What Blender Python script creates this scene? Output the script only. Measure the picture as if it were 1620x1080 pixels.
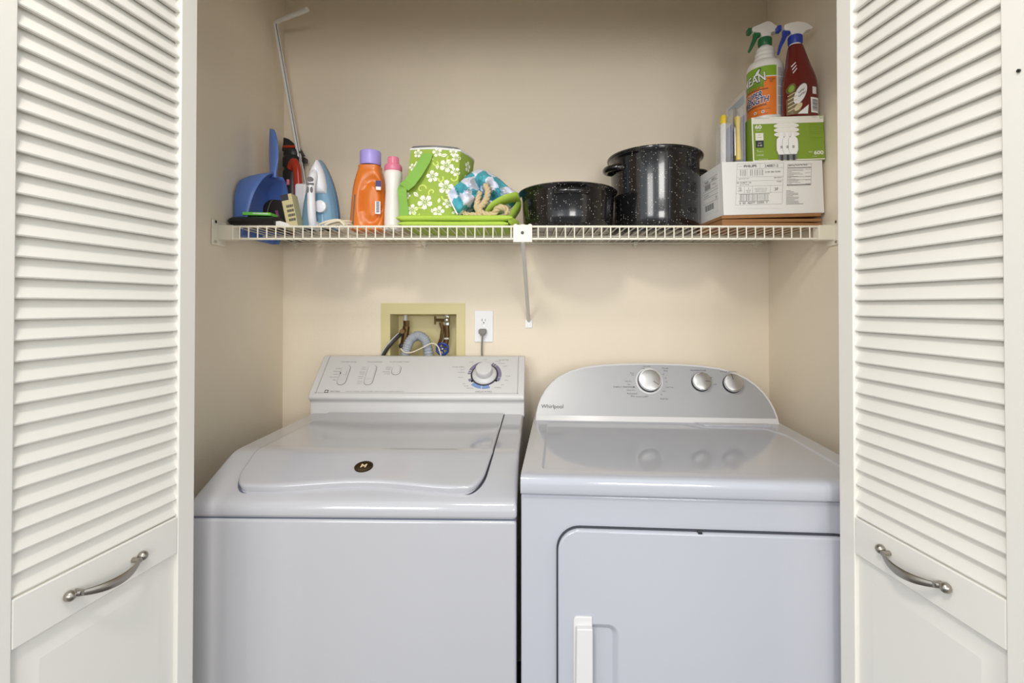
import bpy, bmesh, math, random
from mathutils import Vector, Matrix, noise
from mathutils.geometry import tessellate_polygon
R = math.radians
random.seed(4)
for o in list(bpy.data.objects): bpy.data.objects.remove(o)
S = bpy.context.scene
COL = S.collection

# ------------------------------------------------------------------ camera
F = 782.0; PX, PY = 832.0, 475.8; PITCH = R(0.6); CAMZ = 1.26
cam = bpy.data.cameras.new('camera'); co = bpy.data.objects.new('camera', cam); COL.objects.link(co)
co.location = (0, 0, CAMZ); co.rotation_euler = (math.pi/2 + PITCH, 0, 0)
cam.sensor_width = 36; cam.lens = F/1620*36
cam.shift_x = -(PX-810)/1620; cam.shift_y = -(540-PY)/1620
cam.clip_start = 0.02
S.camera = co
S.view_settings.view_transform = 'Standard'; S.view_settings.look = 'None'
S.view_settings.gamma = 1; S.view_settings.exposure = 0.30
S.view_settings.use_curve_mapping = False

# ------------------------------------------------------------------ light
w = bpy.data.worlds.new('world'); S.world = w; w.use_nodes = True
bg = w.node_tree.nodes['Background']; bg.inputs[0].default_value = (0.90, 0.95, 1.0, 1); bg.inputs[1].default_value = 1.15
def area(name, loc, target, size, power, color, shape='DISK', sy=None):
    l = bpy.data.lights.new(name, 'AREA'); l.energy = power; l.size = size; l.color = color; l.shape = shape
    if sy: l.shape = 'RECTANGLE'; l.size_y = sy
    o = bpy.data.objects.new(name, l); COL.objects.link(o); o.location = loc
    o.rotation_euler = (Vector(target)-Vector(loc)).to_track_quat('-Z', 'Y').to_euler()
    return o
area('ceiling_lamp_light', (-0.30, -0.10, 2.40), (0, 0.8, 0.9), 0.26, 9.5, (1.0, 0.93, 0.83))
area('right_fill_light', (0.60, -2.3, 1.50), (0, 1.7, 1.6), 0.9, 27, (1.0, 0.97, 0.93), 'RECTANGLE', 0.8)  # unseen soft fill added behind the camera on the right
area('left_fill_light', (-1.3, -2.1, 1.80), (0.4, 1.2, 1.6), 0.9, 21, (1.0, 0.97, 0.94), 'RECTANGLE', 1.0)  # second unseen fill, added at left to reach the right door at a low angle

def W(px, py, D):
    """point seen at pixel px,py standing at distance D from the camera's wall plane"""
    f = Vector((0, math.cos(PITCH), math.sin(PITCH))); u = Vector((0, -math.sin(PITCH), math.cos(PITCH)))
    d = f + Vector((1, 0, 0))*((px-PX)/F) + u*((PY-py)/F)
    return Vector((0, 0, CAMZ)) + d*(D/d.y)

# ------------------------------------------------------------------ materials
def lin(c):
    c = c/255.0
    return c/12.92 if c <= 0.04045 else ((c+0.055)/1.055)**2.4
def rgb(r, g, b): return (lin(r), lin(g), lin(b), 1)
MATS = {}
def mat(name, c, rough=0.5, metal=0.0, coat=0.0, var=0.0, vscale=8, bump=0.0, bscale=200, trans=0.0, alpha=1.0, spec=0.5, sheen=0.0):
    m = bpy.data.materials.new(name); m.use_nodes = True; nt = m.node_tree
    b = nt.nodes['Principled BSDF']; col = rgb(*c)
    b.inputs['Base Color'].default_value = col; b.inputs['Roughness'].default_value = rough
    b.inputs['Metallic'].default_value = metal; b.inputs['Coat Weight'].default_value = coat
    b.inputs['Transmission Weight'].default_value = trans; b.inputs['Alpha'].default_value = alpha
    b.inputs['Specular IOR Level'].default_value = spec; b.inputs['Sheen Weight'].default_value = sheen
    tc = nt.nodes.new('ShaderNodeTexCoord')
    n = nt.nodes.new('ShaderNodeTexNoise'); n.inputs['Scale'].default_value = vscale; n.inputs['Detail'].default_value = 4
    nt.links.new(tc.outputs['Object'], n.inputs['Vector'])
    mx = nt.nodes.new('ShaderNodeMix'); mx.data_type = 'RGBA'
    v = max(var, 0.012)
    mx.inputs[6].default_value = tuple(min(1, x*(1-v)) for x in col[:3])+(1,)
    mx.inputs[7].default_value = tuple(min(1, x*(1+v)) for x in col[:3])+(1,)
    nt.links.new(n.outputs['Fac'], mx.inputs[0]); nt.links.new(mx.outputs[2], b.inputs['Base Color'])
    if bump:
        n2 = nt.nodes.new('ShaderNodeTexNoise'); n2.inputs['Scale'].default_value = bscale; n2.inputs['Detail'].default_value = 3
        nt.links.new(tc.outputs['Object'], n2.inputs['Vector'])
        bp = nt.nodes.new('ShaderNodeBump'); bp.inputs['Strength'].default_value = bump; bp.inputs['Distance'].default_value = 0.002
        nt.links.new(n2.outputs['Fac'], bp.inputs['Height']); nt.links.new(bp.outputs['Normal'], b.inputs['Normal'])
    MATS[name] = m
    return m
WALL = mat('wall_paint', (237, 225, 205), 0.75, bump=0.25, bscale=160, var=0.02, vscale=1.5)
CEIL = mat('ceiling_paint', (228, 222, 208), 0.8)
FLOOR = mat('floor_boards', (96, 92, 90), 0.4, var=0.15, vscale=3)
DOORP = mat('door_paint', (228, 225, 217), 0.45, bump=0.08, bscale=60)
ENAM = mat('white_enamel', (178, 178, 182), 0.10, coat=0.3, bump=0.02, bscale=350)
ENAM2 = mat('dryer_enamel', (178, 180, 188), 0.10, coat=0.3, bump=0.02, bscale=350)
PLAST = mat('white_plastic', (210, 209, 208), 0.28)
PANELW = mat('console_panel', (208, 207, 205), 0.32)
GASK_GAP = mat('dark_gasket_and_gap_shade', (52, 54, 62), 0.6)
SEAM = mat('grey_gasket_and_gap_shade', (92, 98, 114), 0.6)
SILV = mat('silver_panel', (164, 164, 165), 0.36, metal=0.25)
KNOBM = mat('satin_knob', (190, 188, 184), 0.28, metal=0.8)
CHROME = mat('chrome', (225, 225, 222), 0.12, metal=1)
NICKEL = mat('brushed_nickel', (168, 162, 152), 0.28, metal=1)
INK = mat('grey_ink', (122, 122, 126), 0.5)
DINK = mat('dark_ink', (62, 60, 62), 0.5)
BLACK = mat('black_plastic', (26, 25, 27), 0.4)
WIRE = mat('white_vinyl_wire', (236, 231, 214), 0.35)
BRACE = mat('brace_white', (214, 211, 202), 0.4)
CREAM = mat('utility_box_plastic', (214, 202, 150), 0.45)
BRASS = mat('aged_brass', (112, 88, 58), 0.42, metal=0.85, var=0.3, vscale=90)
GREYH = mat('grey_hose', (172, 178, 186), 0.5)
BLUEW = mat('blue_valve_wheel', (32, 62, 150), 0.35)
DGREY = mat('dark_rubber', (58, 55, 52), 0.45)
CORD = mat('grey_cord', (128, 124, 120), 0.5)
OUTL = mat('outlet_plastic', (238, 238, 240), 0.3)
BLUE = mat('blue_plastic', (92, 126, 200), 0.32)
RED = mat('red_plastic', (176, 50, 26), 0.3)
IRONB = mat('iron_blue', (70, 122, 164), 0.2, coat=0.4)
IRONT = mat('iron_tank', (112, 152, 180), 0.12, coat=0.5)
IRONW = mat('iron_white', (232, 234, 240), 0.25)
IRONG = mat('iron_grey', (110, 110, 112), 0.4)
SOLE = mat('iron_sole', (92, 84, 80), 0.35, metal=0.6)
OFFW = mat('offwhite_cord', (232, 222, 200), 0.55)
ORNG = mat('orange_plastic', (222, 122, 44), 0.32)
LILAC = mat('lilac_plastic', (176, 162, 236), 0.35)
PINK = mat('pink_plastic', (226, 128, 156), 0.35)
BOTW = mat('bottle_white', (240, 236, 230), 0.3)
LIME = mat('lime_fabric', (172, 202, 76), 0.75, bump=0.3, bscale=500, var=0.06, vscale=20)
LIMED = mat('lime_strap', (130, 180, 74), 0.7, bump=0.3, bscale=600)
BAGG = mat('bag_green', (152, 178, 66), 0.7, var=0.05, vscale=20, bump=0.15, bscale=400)
BAGY = mat('bag_swirl_green', (204, 222, 112), 0.7)
BAGW = mat('bag_flower_white', (242, 244, 226), 0.7)
BAGF = mat('bag_foil', (170, 172, 176), 0.3, metal=0.7, bump=0.5, bscale=60)
ROPE = mat('beige_rope', (206, 186, 146), 0.85, bump=0.6, bscale=500, var=0.1, vscale=80)
CARTN = mat('white_cardboard', (230, 229, 226), 0.7, var=0.03)
BROWN = mat('brown_cardboard', (156, 112, 70), 0.8, var=0.12, vscale=30)
CFLG = mat('green_print', (128, 156, 48), 0.5)
CFLW = mat('print_white', (234, 232, 222), 0.5)
PGREEN = mat('dark_green_plastic', (38, 112, 66), 0.35)
PBLUE = mat('royal_blue_plastic', (44, 66, 170), 0.35)
LABO = mat('label_orange', (244, 132, 44), 0.4)
LABG = mat('label_green', (134, 176, 44), 0.4)
NAVY = mat('navy_ink', (52, 40, 110), 0.45)
LABW = mat('label_white', (240, 240, 238), 0.45)
REDB = mat('red_liquid_bottle', (108, 28, 22), 0.22, coat=0.3)
OLIVE = mat('label_olive', (112, 96, 52), 0.45)
TAN = mat('label_tan', (214, 196, 158), 0.5)
YELL = mat('yellow_plastic', (238, 208, 52), 0.4)
CARDB = mat('blue_card', (98, 116, 180), 0.45)
CLEAR = mat('clear_plastic', (236, 238, 240), 0.08, alpha=0.22)
BEIGEB = mat('beige_box', (206, 196, 150), 0.6)
LGREEN = mat('bright_green_pack', (116, 214, 84), 0.4)
PURP = mat('purple_ink', (122, 62, 112), 0.5)
ALU = mat('rod_white', (232, 232, 228), 0.3)
GRY = mat('rod_grey_line', (120, 128, 138), 0.4)
BLUEI = mat('blue_dial_ink', (124, 150, 200), 0.5)
MAUVE = mat('mauve_dial_ink', (128, 120, 146), 0.5)
BADGE = mat('bronze_badge', (84, 70, 50), 0.25, metal=0.9)

def enamel_speckle():
    m = bpy.data.materials.new('speckled_enamel'); m.use_nodes = True; nt = m.node_tree; b = nt.nodes['Principled BSDF']
    tc = nt.nodes.new('ShaderNodeTexCoord'); v = nt.nodes.new('ShaderNodeTexVoronoi'); v.inputs['Scale'].default_value = 190
    nt.links.new(tc.outputs['Object'], v.inputs['Vector'])
    n = nt.nodes.new('ShaderNodeTexNoise'); n.inputs['Scale'].default_value = 60; n.inputs['Detail'].default_value = 3
    nt.links.new(tc.outputs['Object'], n.inputs['Vector'])
    # speckle size varies from cell to cell
    sep = nt.nodes.new('ShaderNodeSeparateColor'); nt.links.new(v.outputs['Color'], sep.inputs[0])
    mu = nt.nodes.new('ShaderNodeMath'); mu.operation = 'MULTIPLY'; nt.links.new(sep.outputs[0], mu.inputs[0]); mu.inputs[1].default_value = 0.42
    sb = nt.nodes.new('ShaderNodeMath'); sb.operation = 'SUBTRACT'; nt.links.new(mu.outputs[0], sb.inputs[0]); sb.inputs[1].default_value = 0.16
    lt = nt.nodes.new('ShaderNodeMath'); lt.operation = 'LESS_THAN'; nt.links.new(v.outputs['Distance'], lt.inputs[0]); nt.links.new(sb.outputs[0], lt.inputs[1])
    mx = nt.nodes.new('ShaderNodeMix'); mx.data_type = 'RGBA'; nt.links.new(lt.outputs[0], mx.inputs[0])
    mx.inputs[6].default_value = rgb(22, 22, 24); mx.inputs[7].default_value = rgb(190, 186, 172)
    nt.links.new(mx.outputs[2], b.inputs['Base Color']); b.inputs['Roughness'].default_value = 0.16
    b.inputs['Coat Weight'].default_value = 0.4
    return m
SPECK = enamel_speckle()
def checker_cloth():
    m = bpy.data.materials.new('checked_cloth'); m.use_nodes = True; nt = m.node_tree; b = nt.nodes['Principled BSDF']
    tc = nt.nodes.new('ShaderNodeTexCoord'); mp = nt.nodes.new('ShaderNodeMapping'); mp.inputs['Rotation'].default_value = (0, R(38), 0)
    mp.inputs['Scale'].default_value = (1, 0.01, 1)
    nt.links.new(tc.outputs['Object'], mp.inputs['Vector'])
    c = nt.nodes.new('ShaderNodeTexChecker'); c.inputs['Scale'].default_value = 26
    ns = nt.nodes.new('ShaderNodeTexNoise'); ns.inputs['Scale'].default_value = 22
    nt.links.new(tc.outputs['Object'], ns.inputs['Vector'])
    ad = nt.nodes.new('ShaderNodeVectorMath'); ad.operation = 'MULTIPLY_ADD'
    nt.links.new(ns.outputs['Color'], ad.inputs[0]); ad.inputs[1].default_value = (0.055, 0, 0.055); nt.links.new(mp.outputs[0], ad.inputs[2])
    nt.links.new(ad.outputs[0], c.inputs['Vector'])
    c.inputs['Color1'].default_value = rgb(78, 168, 182); c.inputs['Color2'].default_value = rgb(222, 224, 240)
    nt.links.new(c.outputs['Color'], b.inputs['Base Color']); b.inputs['Roughness'].default_value = 0.6
    return m
CHECK = checker_cloth()

# ------------------------------------------------------------------ mesh builder
_txt = {}
def text_geo(s, bold=0.0):
    k = (s, bold)
    if k in _txt: return _txt[k]
    cu = bpy.data.curves.new('t', 'FONT'); cu.body = s; cu.size = 1; cu.align_x = 'CENTER'; cu.align_y = 'CENTER'
    cu.resolution_u = 3; cu.offset = bold
    o = bpy.data.objects.new('t', cu); COL.objects.link(o)
    dg = bpy.context.evaluated_depsgraph_get(); me = bpy.data.meshes.new_from_object(o.evaluated_get(dg))
    v = [p.co.copy() for p in me.vertices]; f = [tuple(p.vertices) for p in me.polygons]
    bpy.data.objects.remove(o); bpy.data.curves.remove(cu); bpy.data.meshes.remove(me)
    _txt[k] = (v, f); return _txt[k]

class MB:
    def __init__(s): s.v = []; s.f = []; s.m = []; s.mats = []; s.cur = 0
    def use(s, m):
        if m not in s.mats: s.mats.append(m)
        s.cur = s.mats.index(m); return s
    def add(s, vs, fs, M=None):
        b = len(s.v)
        for p in vs:
            p = Vector(p); s.v.append(M @ p if M else p)
        for f in fs: s.f.append([b+i for i in f]); s.m.append(s.cur)
        return s
    def box(s, x0, x1, y0, y1, z0, z1, M=None):
        v = [(x0,y0,z0),(x1,y0,z0),(x1,y1,z0),(x0,y1,z0),(x0,y0,z1),(x1,y0,z1),(x1,y1,z1),(x0,y1,z1)]
        return s.add(v, [(0,3,2,1),(4,5,6,7),(0,1,5,4),(1,2,6,5),(2,3,7,6),(3,0,4,7)], M)
    def prism(s, pts, a, b, M=None):
        """pts: outline in local xy (ccw), extruded from z=a to z=b"""
        n = len(pts); v = [(p[0], p[1], a) for p in pts]+[(p[0], p[1], b) for p in pts]
        f = [tuple(range(n-1, -1, -1)), tuple(range(n, 2*n))]+[(i, (i+1) % n, n+(i+1) % n, n+i) for i in range(n)]
        return s.add(v, f, M)
    def loft(s, rings, closed=True, caps=True, M=None):
        n = len(rings[0]); v = [p for r in rings for p in r]; f = []
        for i in range(len(rings)-1):
            for j in range(n if closed else n-1):
                k = (j+1) % n
                f.append((i*n+j, i*n+k, (i+1)*n+k, (i+1)*n+j))
        if caps:
            f.append(tuple(range(n-1, -1, -1))); f.append(tuple((len(rings)-1)*n+i for i in range(n)))
        return s.add(v, f, M)
    def lathe(s, prof, seg=32, M=None, sx=1, sy=1, caps=True):
        rings = [[(r*sx*math.cos(2*math.pi*j/seg), r*sy*math.sin(2*math.pi*j/seg), z) for j in range(seg)] for r, z in prof]
        return s.loft(rings, True, caps, M)
    def tube(s, pts, r, seg=10, closed=False, M=None, flat=1.0, caps=True):
        pts = [Vector(p) for p in pts]; n = len(pts); rings = []; prev = None
        for i, p in enumerate(pts):
            a = pts[(i-1) % n] if (closed or i > 0) else p; b = pts[(i+1) % n] if (closed or i < n-1) else p
            t = (b-a).normalized()
            if prev is None:
                up = Vector((0, 0, 1)) if abs(t.z) < 0.9 else Vector((0, 1, 0))
            else: up = prev
            u = (up - t*up.dot(t)).normalized(); w_ = t.cross(u); prev = u
            rr = r[i] if isinstance(r, (list, tuple)) else r
            rings.append([p+u*rr*math.cos(2*math.pi*j/seg)+w_*rr*flat*math.sin(2*math.pi*j/seg) for j in range(seg)])
        if closed: rings.append(rings[0])
        return s.loft(rings, True, caps and not closed, M)
    def sphere(s, c, r, M=None, seg=16):
        c = Vector(c); r = r if isinstance(r, (tuple, list)) else (r, r, r)
        rings = []
        for i in range(1, seg//2):
            a = math.pi*i/(seg//2)
            rings.append([(c.x+r[0]*math.sin(a)*math.cos(2*math.pi*j/seg), c.y+r[1]*math.sin(a)*math.sin(2*math.pi*j/seg), c.z-r[2]*math.cos(a)) for j in range(seg)])
        return s.loft(rings, True, True, M)
    def holed(s, outer, holes, z, M=None, flip=False):
        polys = [[Vector((p[0], p[1], 0)) for p in outer]]+[[Vector((p[0], p[1], 0)) for p in h] for h in holes]
        tris = tessellate_polygon(polys); flat = [p for q in polys for p in q]
        out = []
        for t in tris:
            a, b, c = [flat[i] for i in t]
            if ((b-a).cross(c-a).z < 0) != flip: t = (t[0], t[2], t[1])
            out.append(tuple(t))
        return s.add([(p.x, p.y, z) for p in flat], out, M)
    def ringwall(s, pts, a, b, M=None):
        n = len(pts)
        return s.add([(p[0], p[1], a) for p in pts]+[(p[0], p[1], b) for p in pts], [(i, (i+1) % n, n+(i+1) % n, n+i) for i in range(n)], M)
    def text(s, st, size, M=None, fn=None, x=0, y=0, rot=0, bold=0.0, sx=1, shear=0, off=0.0003):
        v, f = text_geo(st, bold); c, sn = math.cos(rot), math.sin(rot); pts = []
        for p in v:
            a = p.x*size*sx + p.y*size*shear; b = p.y*size
            q = (x+a*c-b*sn, y+a*sn+b*c)
            pts.append(fn(q[0], q[1]) if fn else Vector((q[0], q[1], off)))
        return s.add(pts, f, None if fn else M)
    def build(s, name, m=None, parent=None, bevel=0, bseg=3, smooth=True, angle=35, sub=0, solid=0, recalc=True):
        me = bpy.data.meshes.new(name); me.from_pydata([tuple(p) for p in s.v], [], s.f)
        for mm in (s.mats if s.mats else [m]): me.materials.append(mm)
        if s.mats: me.polygons.foreach_set('material_index', s.m)
        me.validate(); me.update()
        if recalc:
            bm = bmesh.new(); bm.from_mesh(me); bmesh.ops.recalc_face_normals(bm, faces=bm.faces); bm.to_mesh(me); bm.free()
        o = bpy.data.objects.new(name, me); COL.objects.link(o)
        if smooth:
            me.polygons.foreach_set('use_smooth', [True]*len(me.polygons))
            if not bevel: me.set_sharp_from_angle(angle=R(angle))
        if solid:
            md = o.modifiers.new('solid', 'SOLIDIFY'); md.thickness = solid; md.offset = 0
        if bevel:
            md = o.modifiers.new('bevel', 'BEVEL'); md.width = bevel; md.segments = bseg; md.limit_method = 'ANGLE'; md.angle_limit = R(30); md.harden_normals = True
        if sub:
            md = o.modifiers.new('sub', 'SUBSURF'); md.levels = sub; md.render_levels = sub
        if parent: o.parent = parent
        return o
def rrect(x0, x1, y0, y1, r, n=6):
    out = []
    for cx, cy, a in ((x1-r, y1-r, 0), (x0+r, y1-r, 90), (x0+r, y0+r, 180), (x1-r, y0+r, 270)):
        for i in range(n+1):
            t = R(a+90*i/n); out.append((cx+r*math.cos(t), cy+r*math.sin(t)))
    return out
def thing(name, label, cat, loc=(0, 0, 0), rz=0, group=None):
    o = bpy.data.objects.new(name, None); COL.objects.link(o); o.empty_display_size = 0.05
    o.location = loc; o.rotation_euler = (0, 0, rz); o['label'] = label; o['category'] = cat
    if group: o['group'] = group
    return o
def tag(o, label, cat, group=None, kind=None):
    o['label'] = label; o['category'] = cat
    if group: o['group'] = group
    if kind: o['kind'] = kind
    return o
def struct(o): o['kind'] = 'structure'; return o
def frame(o, x, y):
    """matrix with origin o and in-plane axes x,y (z = normal)"""
    x = Vector(x).normalized(); y = Vector(y).normalized(); z = x.cross(y)
    M = Matrix((x, y, z)).transposed().to_4x4(); M.translation = Vector(o); return M
def cat_rom(P, n=8, closed=False):
    P = [Vector(p) for p in P]; out = []; N = len(P)
    for i in range(N if closed else N-1):
        a = P[(i-1) % N] if (closed or i) else P[0]; b = P[i]; c = P[(i+1) % N]; d = P[(i+2) % N] if (closed or i+2 < N) else P[-1]
        for k in range(n):
            t = k/n; out.append(0.5*((2*b)+(c-a)*t+(2*a-5*b+4*c-d)*t*t+(3*b-a-3*c+d)*t**3))
    if not closed: out.append(P[-1])
    return out

# ------------------------------------------------------------------ the room
XW = 0.868; YB = 1.767; ZC = 2.44; YF0, YF1 = 0.80, 0.93; XJ = 0.735
W1 = MB(); 
hole = [tuple(W(px, py, YB).xz) for px, py in ((617.5, 580), (722.5, 580), (722.5, 496.5), (617.5, 496.5))]
Mb = frame((0, YB, 0), (1, 0, 0), (0, 0, 1))     # normal faces -Y
W1.holed([(-XW, 0), (XW, 0), (XW, ZC), (-XW, ZC)], [hole], 0, Mb)
W1.box(-XW-.1, XW+.1, YB+.10, YB+.12, 0, ZC)
struct(W1.build('wall_back', WALL, recalc=False))
struct(MB().box(-XW-.1, -XW, YF1, YB+.12, 0, ZC).build('wall_left', WALL))
struct(MB().box(XW, XW+.1, YF1, YB+.12, 0, ZC).build('wall_right', WALL))
fw = MB().box(-2.2, -XJ, YF0, YF1, 0, ZC).box(XJ, 2.2, YF0, YF1, 0, ZC).box(-XJ, XJ, YF0, YF1, 2.06, ZC)
struct(fw.build('wall_front', WALL))
struct(MB().box(-7, 7, -9, YB+.12, -.06, 0).build('floor', FLOOR))
struct(MB().box(-2.2, 2.2, YF0, YB+.12, ZC, ZC+.06).build('ceiling', CEIL))

# ------------------------------------------------------------------ louvred bifold doors
def louvre_door(name, near, far, side):
    """near, far = floor positions of the louvre field on the visible face; side=+1 if the visible face looks to +X"""
    near = Vector((near[0], near[1], 0)); far = Vector((far[0], far[1], 0)); ax = (far-near).normalized()
    nrm = Vector((ax.y, -ax.x, 0)) if side > 0 else Vector((-ax.y, ax.x, 0))    # towards the opening
    L = (far-near).length; st = 0.038; sn = 0.052; T = 0.034
    root = bpy.data.objects.new(name, None)
    COL.objects.link(root); root.location = near; root['kind'] = 'structure'
    # local coordinates: a = along door (0 at near louvre edge), d = depth behind face, z up
    def P(a, d, z): return ax*a - nrm*d + Vector((0, 0, z))
    def bx(mb, a0, a1, d0, d1, z0, z1):
        c = [P(a, d, z) for z in (z0, z1) for a, d in ((a0, d0), (a1, d0), (a1, d1), (a0, d1))]
        mb.add(c, [(0,3,2,1),(4,5,6,7),(0,1,5,4),(1,2,6,5),(2,3,7,6),(3,0,4,7)])
    ZB, ZT, ZL0, ZL1 = 0.012, 2.03, 0.874, 1.935
    for a0, a1 in ((-sn, 0), (L, L+st)):
        m = MB(); bx(m, a0, a1, 0, T, ZB, ZT); m.build('stile', DOORP, root, bevel=0.0025)
    for z0, z1 in ((ZB, 0.13), (0.806, ZL0-.0015), (ZL1, ZT)):
        m = MB(); bx(m, 0, L, 0.0005, T-.001, z0, z1); m.build('rail', DOORP, root, bevel=0.002)
    # slats: lower edge comes forward, upper edge leans back
    m = MB(); p = 0.0282; z = ZL0+.001
    while z < ZL1-.004:
        prof = [(0.0035, z), (0.0028, z+.002), (0.0175, z+.0372), (0.0240, z+.0372), (0.0100, z)]
        prof = [(d, min(zz, ZL1+.004)) for d, zz in prof]
        n = len(prof); v = [P(0, d, zz) for d, zz in prof]+[P(L, d, zz) for d, zz in prof]
        m.add(v, [tuple(range(n)), tuple(range(2*n-1, n-1, -1))]+[(i, (i+1) % n, n+(i+1) % n, n+i) for i in range(n)])
        z += p
    m.build('louvre_slats', DOORP, root)
    # raised lower panel
    m = MB(); z0, z1 = 0.13, 0.806
    outl = lambda i, d: [P(i, d, z0+i), P(L-i, d, z0+i), P(L-i, d, z1-i), P(i, d, z1-i)]
    m.loft([outl(0, 0.012), outl(0.0, 0.0075), outl(0.010, 0.0085), outl(0.034, 0.0035), outl(0.036, 0.0035)], True, True)
    m.build('raised_panel', DOORP, root)
    m = MB(); bx(m, 0, L, 0.014, 0.020, z0, z1); m.build('panel_back', DOORP, root)
    # arched pull handle
    hz = 0.8395; a0, a1 = 0.068, 0.185
    if side < 0: hz = 0.8455; a0, a1 = 0.078, 0.195
    c = (a0+a1)/2; hl = (a1-a0)/2
    h = MB(); pts = []; rr = []
    for i in range(25):
        t = -1+2*i/24; pts.append(P(c+hl*t*0.93, -(0.006+0.019*(1-t*t)), hz-0.007*(1-t*t))); rr.append(0.0034+0.0042*(1-t*t)**1.2)
    h.tube(pts, rr, 12, flat=0.55)
    for e in (-1, 1):
        q = P(c+hl*e, -.0055, hz); h.sphere(q, 0.0078)
        q2 = P(c+hl*e*.78, 0, hz-.001); h.tube([q2, q2+nrm*.014], 0.0042, 10)
    ho = h.build('handle', NICKEL, root)
    return root
dl = louvre_door('door_1', (-0.676, 0.655), (-0.6405, 0.914), 1)
dr = louvre_door('door_2', (0.6315, 0.655), (0.6035, 0.912), -1)
# nail hole on the near stile of the right door
mh = MB(); q = Vector((0.6325, 0.6315, 1.562)) - dr.location
mh.tube([q+Vector((-.0012, 0, 0)), q+Vector((.001, 0, 0))], 0.0022, 10); mh.build('nail_hole', BLACK, dr)

# ------------------------------------------------------------------ washer
wa = thing('washing_machine', 'white top-loading washing machine with slanted lid and one large white dial, left of the dryer', 'washing machine', (-0.3625, 1.034, 0), R(-1.2))
HX = 0.343
MB().box(-HX, HX, 0, 0.655, 0.02, 0.8150).build('cabinet', ENAM, wa, bevel=0.007, bseg=4)
ft = [(-.3, .04), (.3, .04), (-.3, .6), (.3, .6)]
for x, y in ft: MB().lathe([(0.018, 0), (0.02, .005), (0.012, .03)], 12, Matrix.Translation((x, y, 0))).build('foot', BLACK, wa)
def deck(y):
    pr = [(0, .843), (.006, .852), (.02, .859), (.135, .9085), (.155, .9135), (.18, .9145), (2, .9145)]
    for (a, za), (b, zb) in zip(pr, pr[1:]):
        if y <= b: return za+(zb-za)*max(0, (y-a))/(b-a)
prof = [(-.001, .8165), (-.0035, .835), (0, .8455), (.007, .853), (.02, .859), (.135, .9085), (.145, .9118), (.158, .914), (.18, .9145), (.655, .9145), (.655, .8165)]
m = MB(); m.prism([(p[0], p[1]) for p in prof], -HX-.001, HX+.001, Matrix(((0, 0, 1, 0), (1, 0, 0, 0), (0, 1, 0, 0), (0, 0, 0, 1))))
m.build('top_cover', ENAM, wa, bevel=0.009, bseg=4)
MB().box(-HX+.004, HX-.004, .004, .65, .812, .818).build('cover_gasket', SEAM, wa)
# lid
LW = 0.283; LY0, LY1 = 0.022, 0.55
def front_y(u):   # scooped finger grip in the middle of the front edge
    s = max(0, 1-abs(u-.05)/.85)
    return LY0+0.016*(s*s*(3-2*s))
def lid_pt(u, v):
    y = front_y(u)+(LY1-front_y(u))*v
    r = 0.055; wv = LW - 0.016*max(0, 1-(y-LY0)/.12)
    dy = y-LY0
    if dy < r: wv -= r*0.55*(1-math.sqrt(max(0, 1-(1-dy/r)**2)))
    return u*wv, y
def us(n):
    return [math.copysign(1-(1-abs(t))**1.8, t) for t in [-1+2*i/n for i in range(n+1)]]
vs = [(i/40)**1.7 for i in range(41)]
U = us(48); grid = []
for v in vs:
    row = []
    for u in U:
        x, y = lid_pt(u, v)
        dist = min((1-abs(u))*LW, (y-front_y(u)))
        e = 0.006; drop = 0
        if dist < e: drop = 0.005*(1-math.sqrt(max(0, 1-(1-dist/e)**2)))
        lift = 0.0045+0.013*max(0, 1-(y-LY0)/.15)
        dish = 0.0045*math.sin(math.pi*min(1, max(0, (y-.15)/.4)))*max(0, 1-(u*1.05)**4) # shallow dish
        row.append((x, y, deck(y)+lift-drop-dish))
    grid.append(row)
m = MB(); nv, nu = len(vs), len(U); V = [p for r in grid for p in r]
Fc = [(i*nu+j, i*nu+j+1, (i+1)*nu+j+1, (i+1)*nu+j) for i in range(nv-1) for j in range(nu-1)]
bd = [j for j in range(nu)]+[i*nu+nu-1 for i in range(1, nv)]+[(nv-1)*nu+j for j in range(nu-2, -1, -1)]+[i*nu for i in range(nv-2, 0, -1)]
b0 = len(V); V += [(V[i][0]*.992, V[i][1]+(.006 if V[i][1] < .08 else 0), deck(V[i][1])-.001) for i in bd]
n = len(bd); Fc += [(bd[i], bd[(i+1) % n], b0+(i+1) % n, b0+i) for i in range(n)]
m.add(V, Fc, Matrix.Translation((-.002, 0, 0))); lid = m.build('lid', ENAM, wa, angle=50)
# shade in the gap beside the lid, put in as dark strips
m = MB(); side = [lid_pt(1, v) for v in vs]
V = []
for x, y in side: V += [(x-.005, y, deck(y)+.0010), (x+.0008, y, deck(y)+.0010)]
m.add(V, [(2*i, 2*i+1, 2*i+3, 2*i+2) for i in range(len(side)-1)]); m.build('lid_gap_shade', GASK_GAP, wa)
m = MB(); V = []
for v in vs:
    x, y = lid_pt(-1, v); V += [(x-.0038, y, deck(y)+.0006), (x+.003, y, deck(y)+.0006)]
m.add(V, [(2*i, 2*i+1, 2*i+3, 2*i+2) for i in range(len(vs)-1)]); m.build('lid_gap_shade', SEAM, wa)
# badge on the lid slope
c = Vector((-.004, .082, deck(.082)+.0125)); sl = Vector((0, .115, .0495-.013)).normalized()
Mbd = frame(c, (1, 0, 0), sl)
bd_ = MB().use(BADGE).lathe([(0.018, -.004), (.0205, 0), (.0205, .0022), (.0185, .003), (.017, .0024)], 32, Mbd, sy=0.95)
bo = bd_.build('badge', BADGE, wa)
tx = MB(); tx.text('M', 0.019, Mbd, y=.0, off=.0030, bold=.01); tx.build('lettering', TAN, bo)
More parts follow.
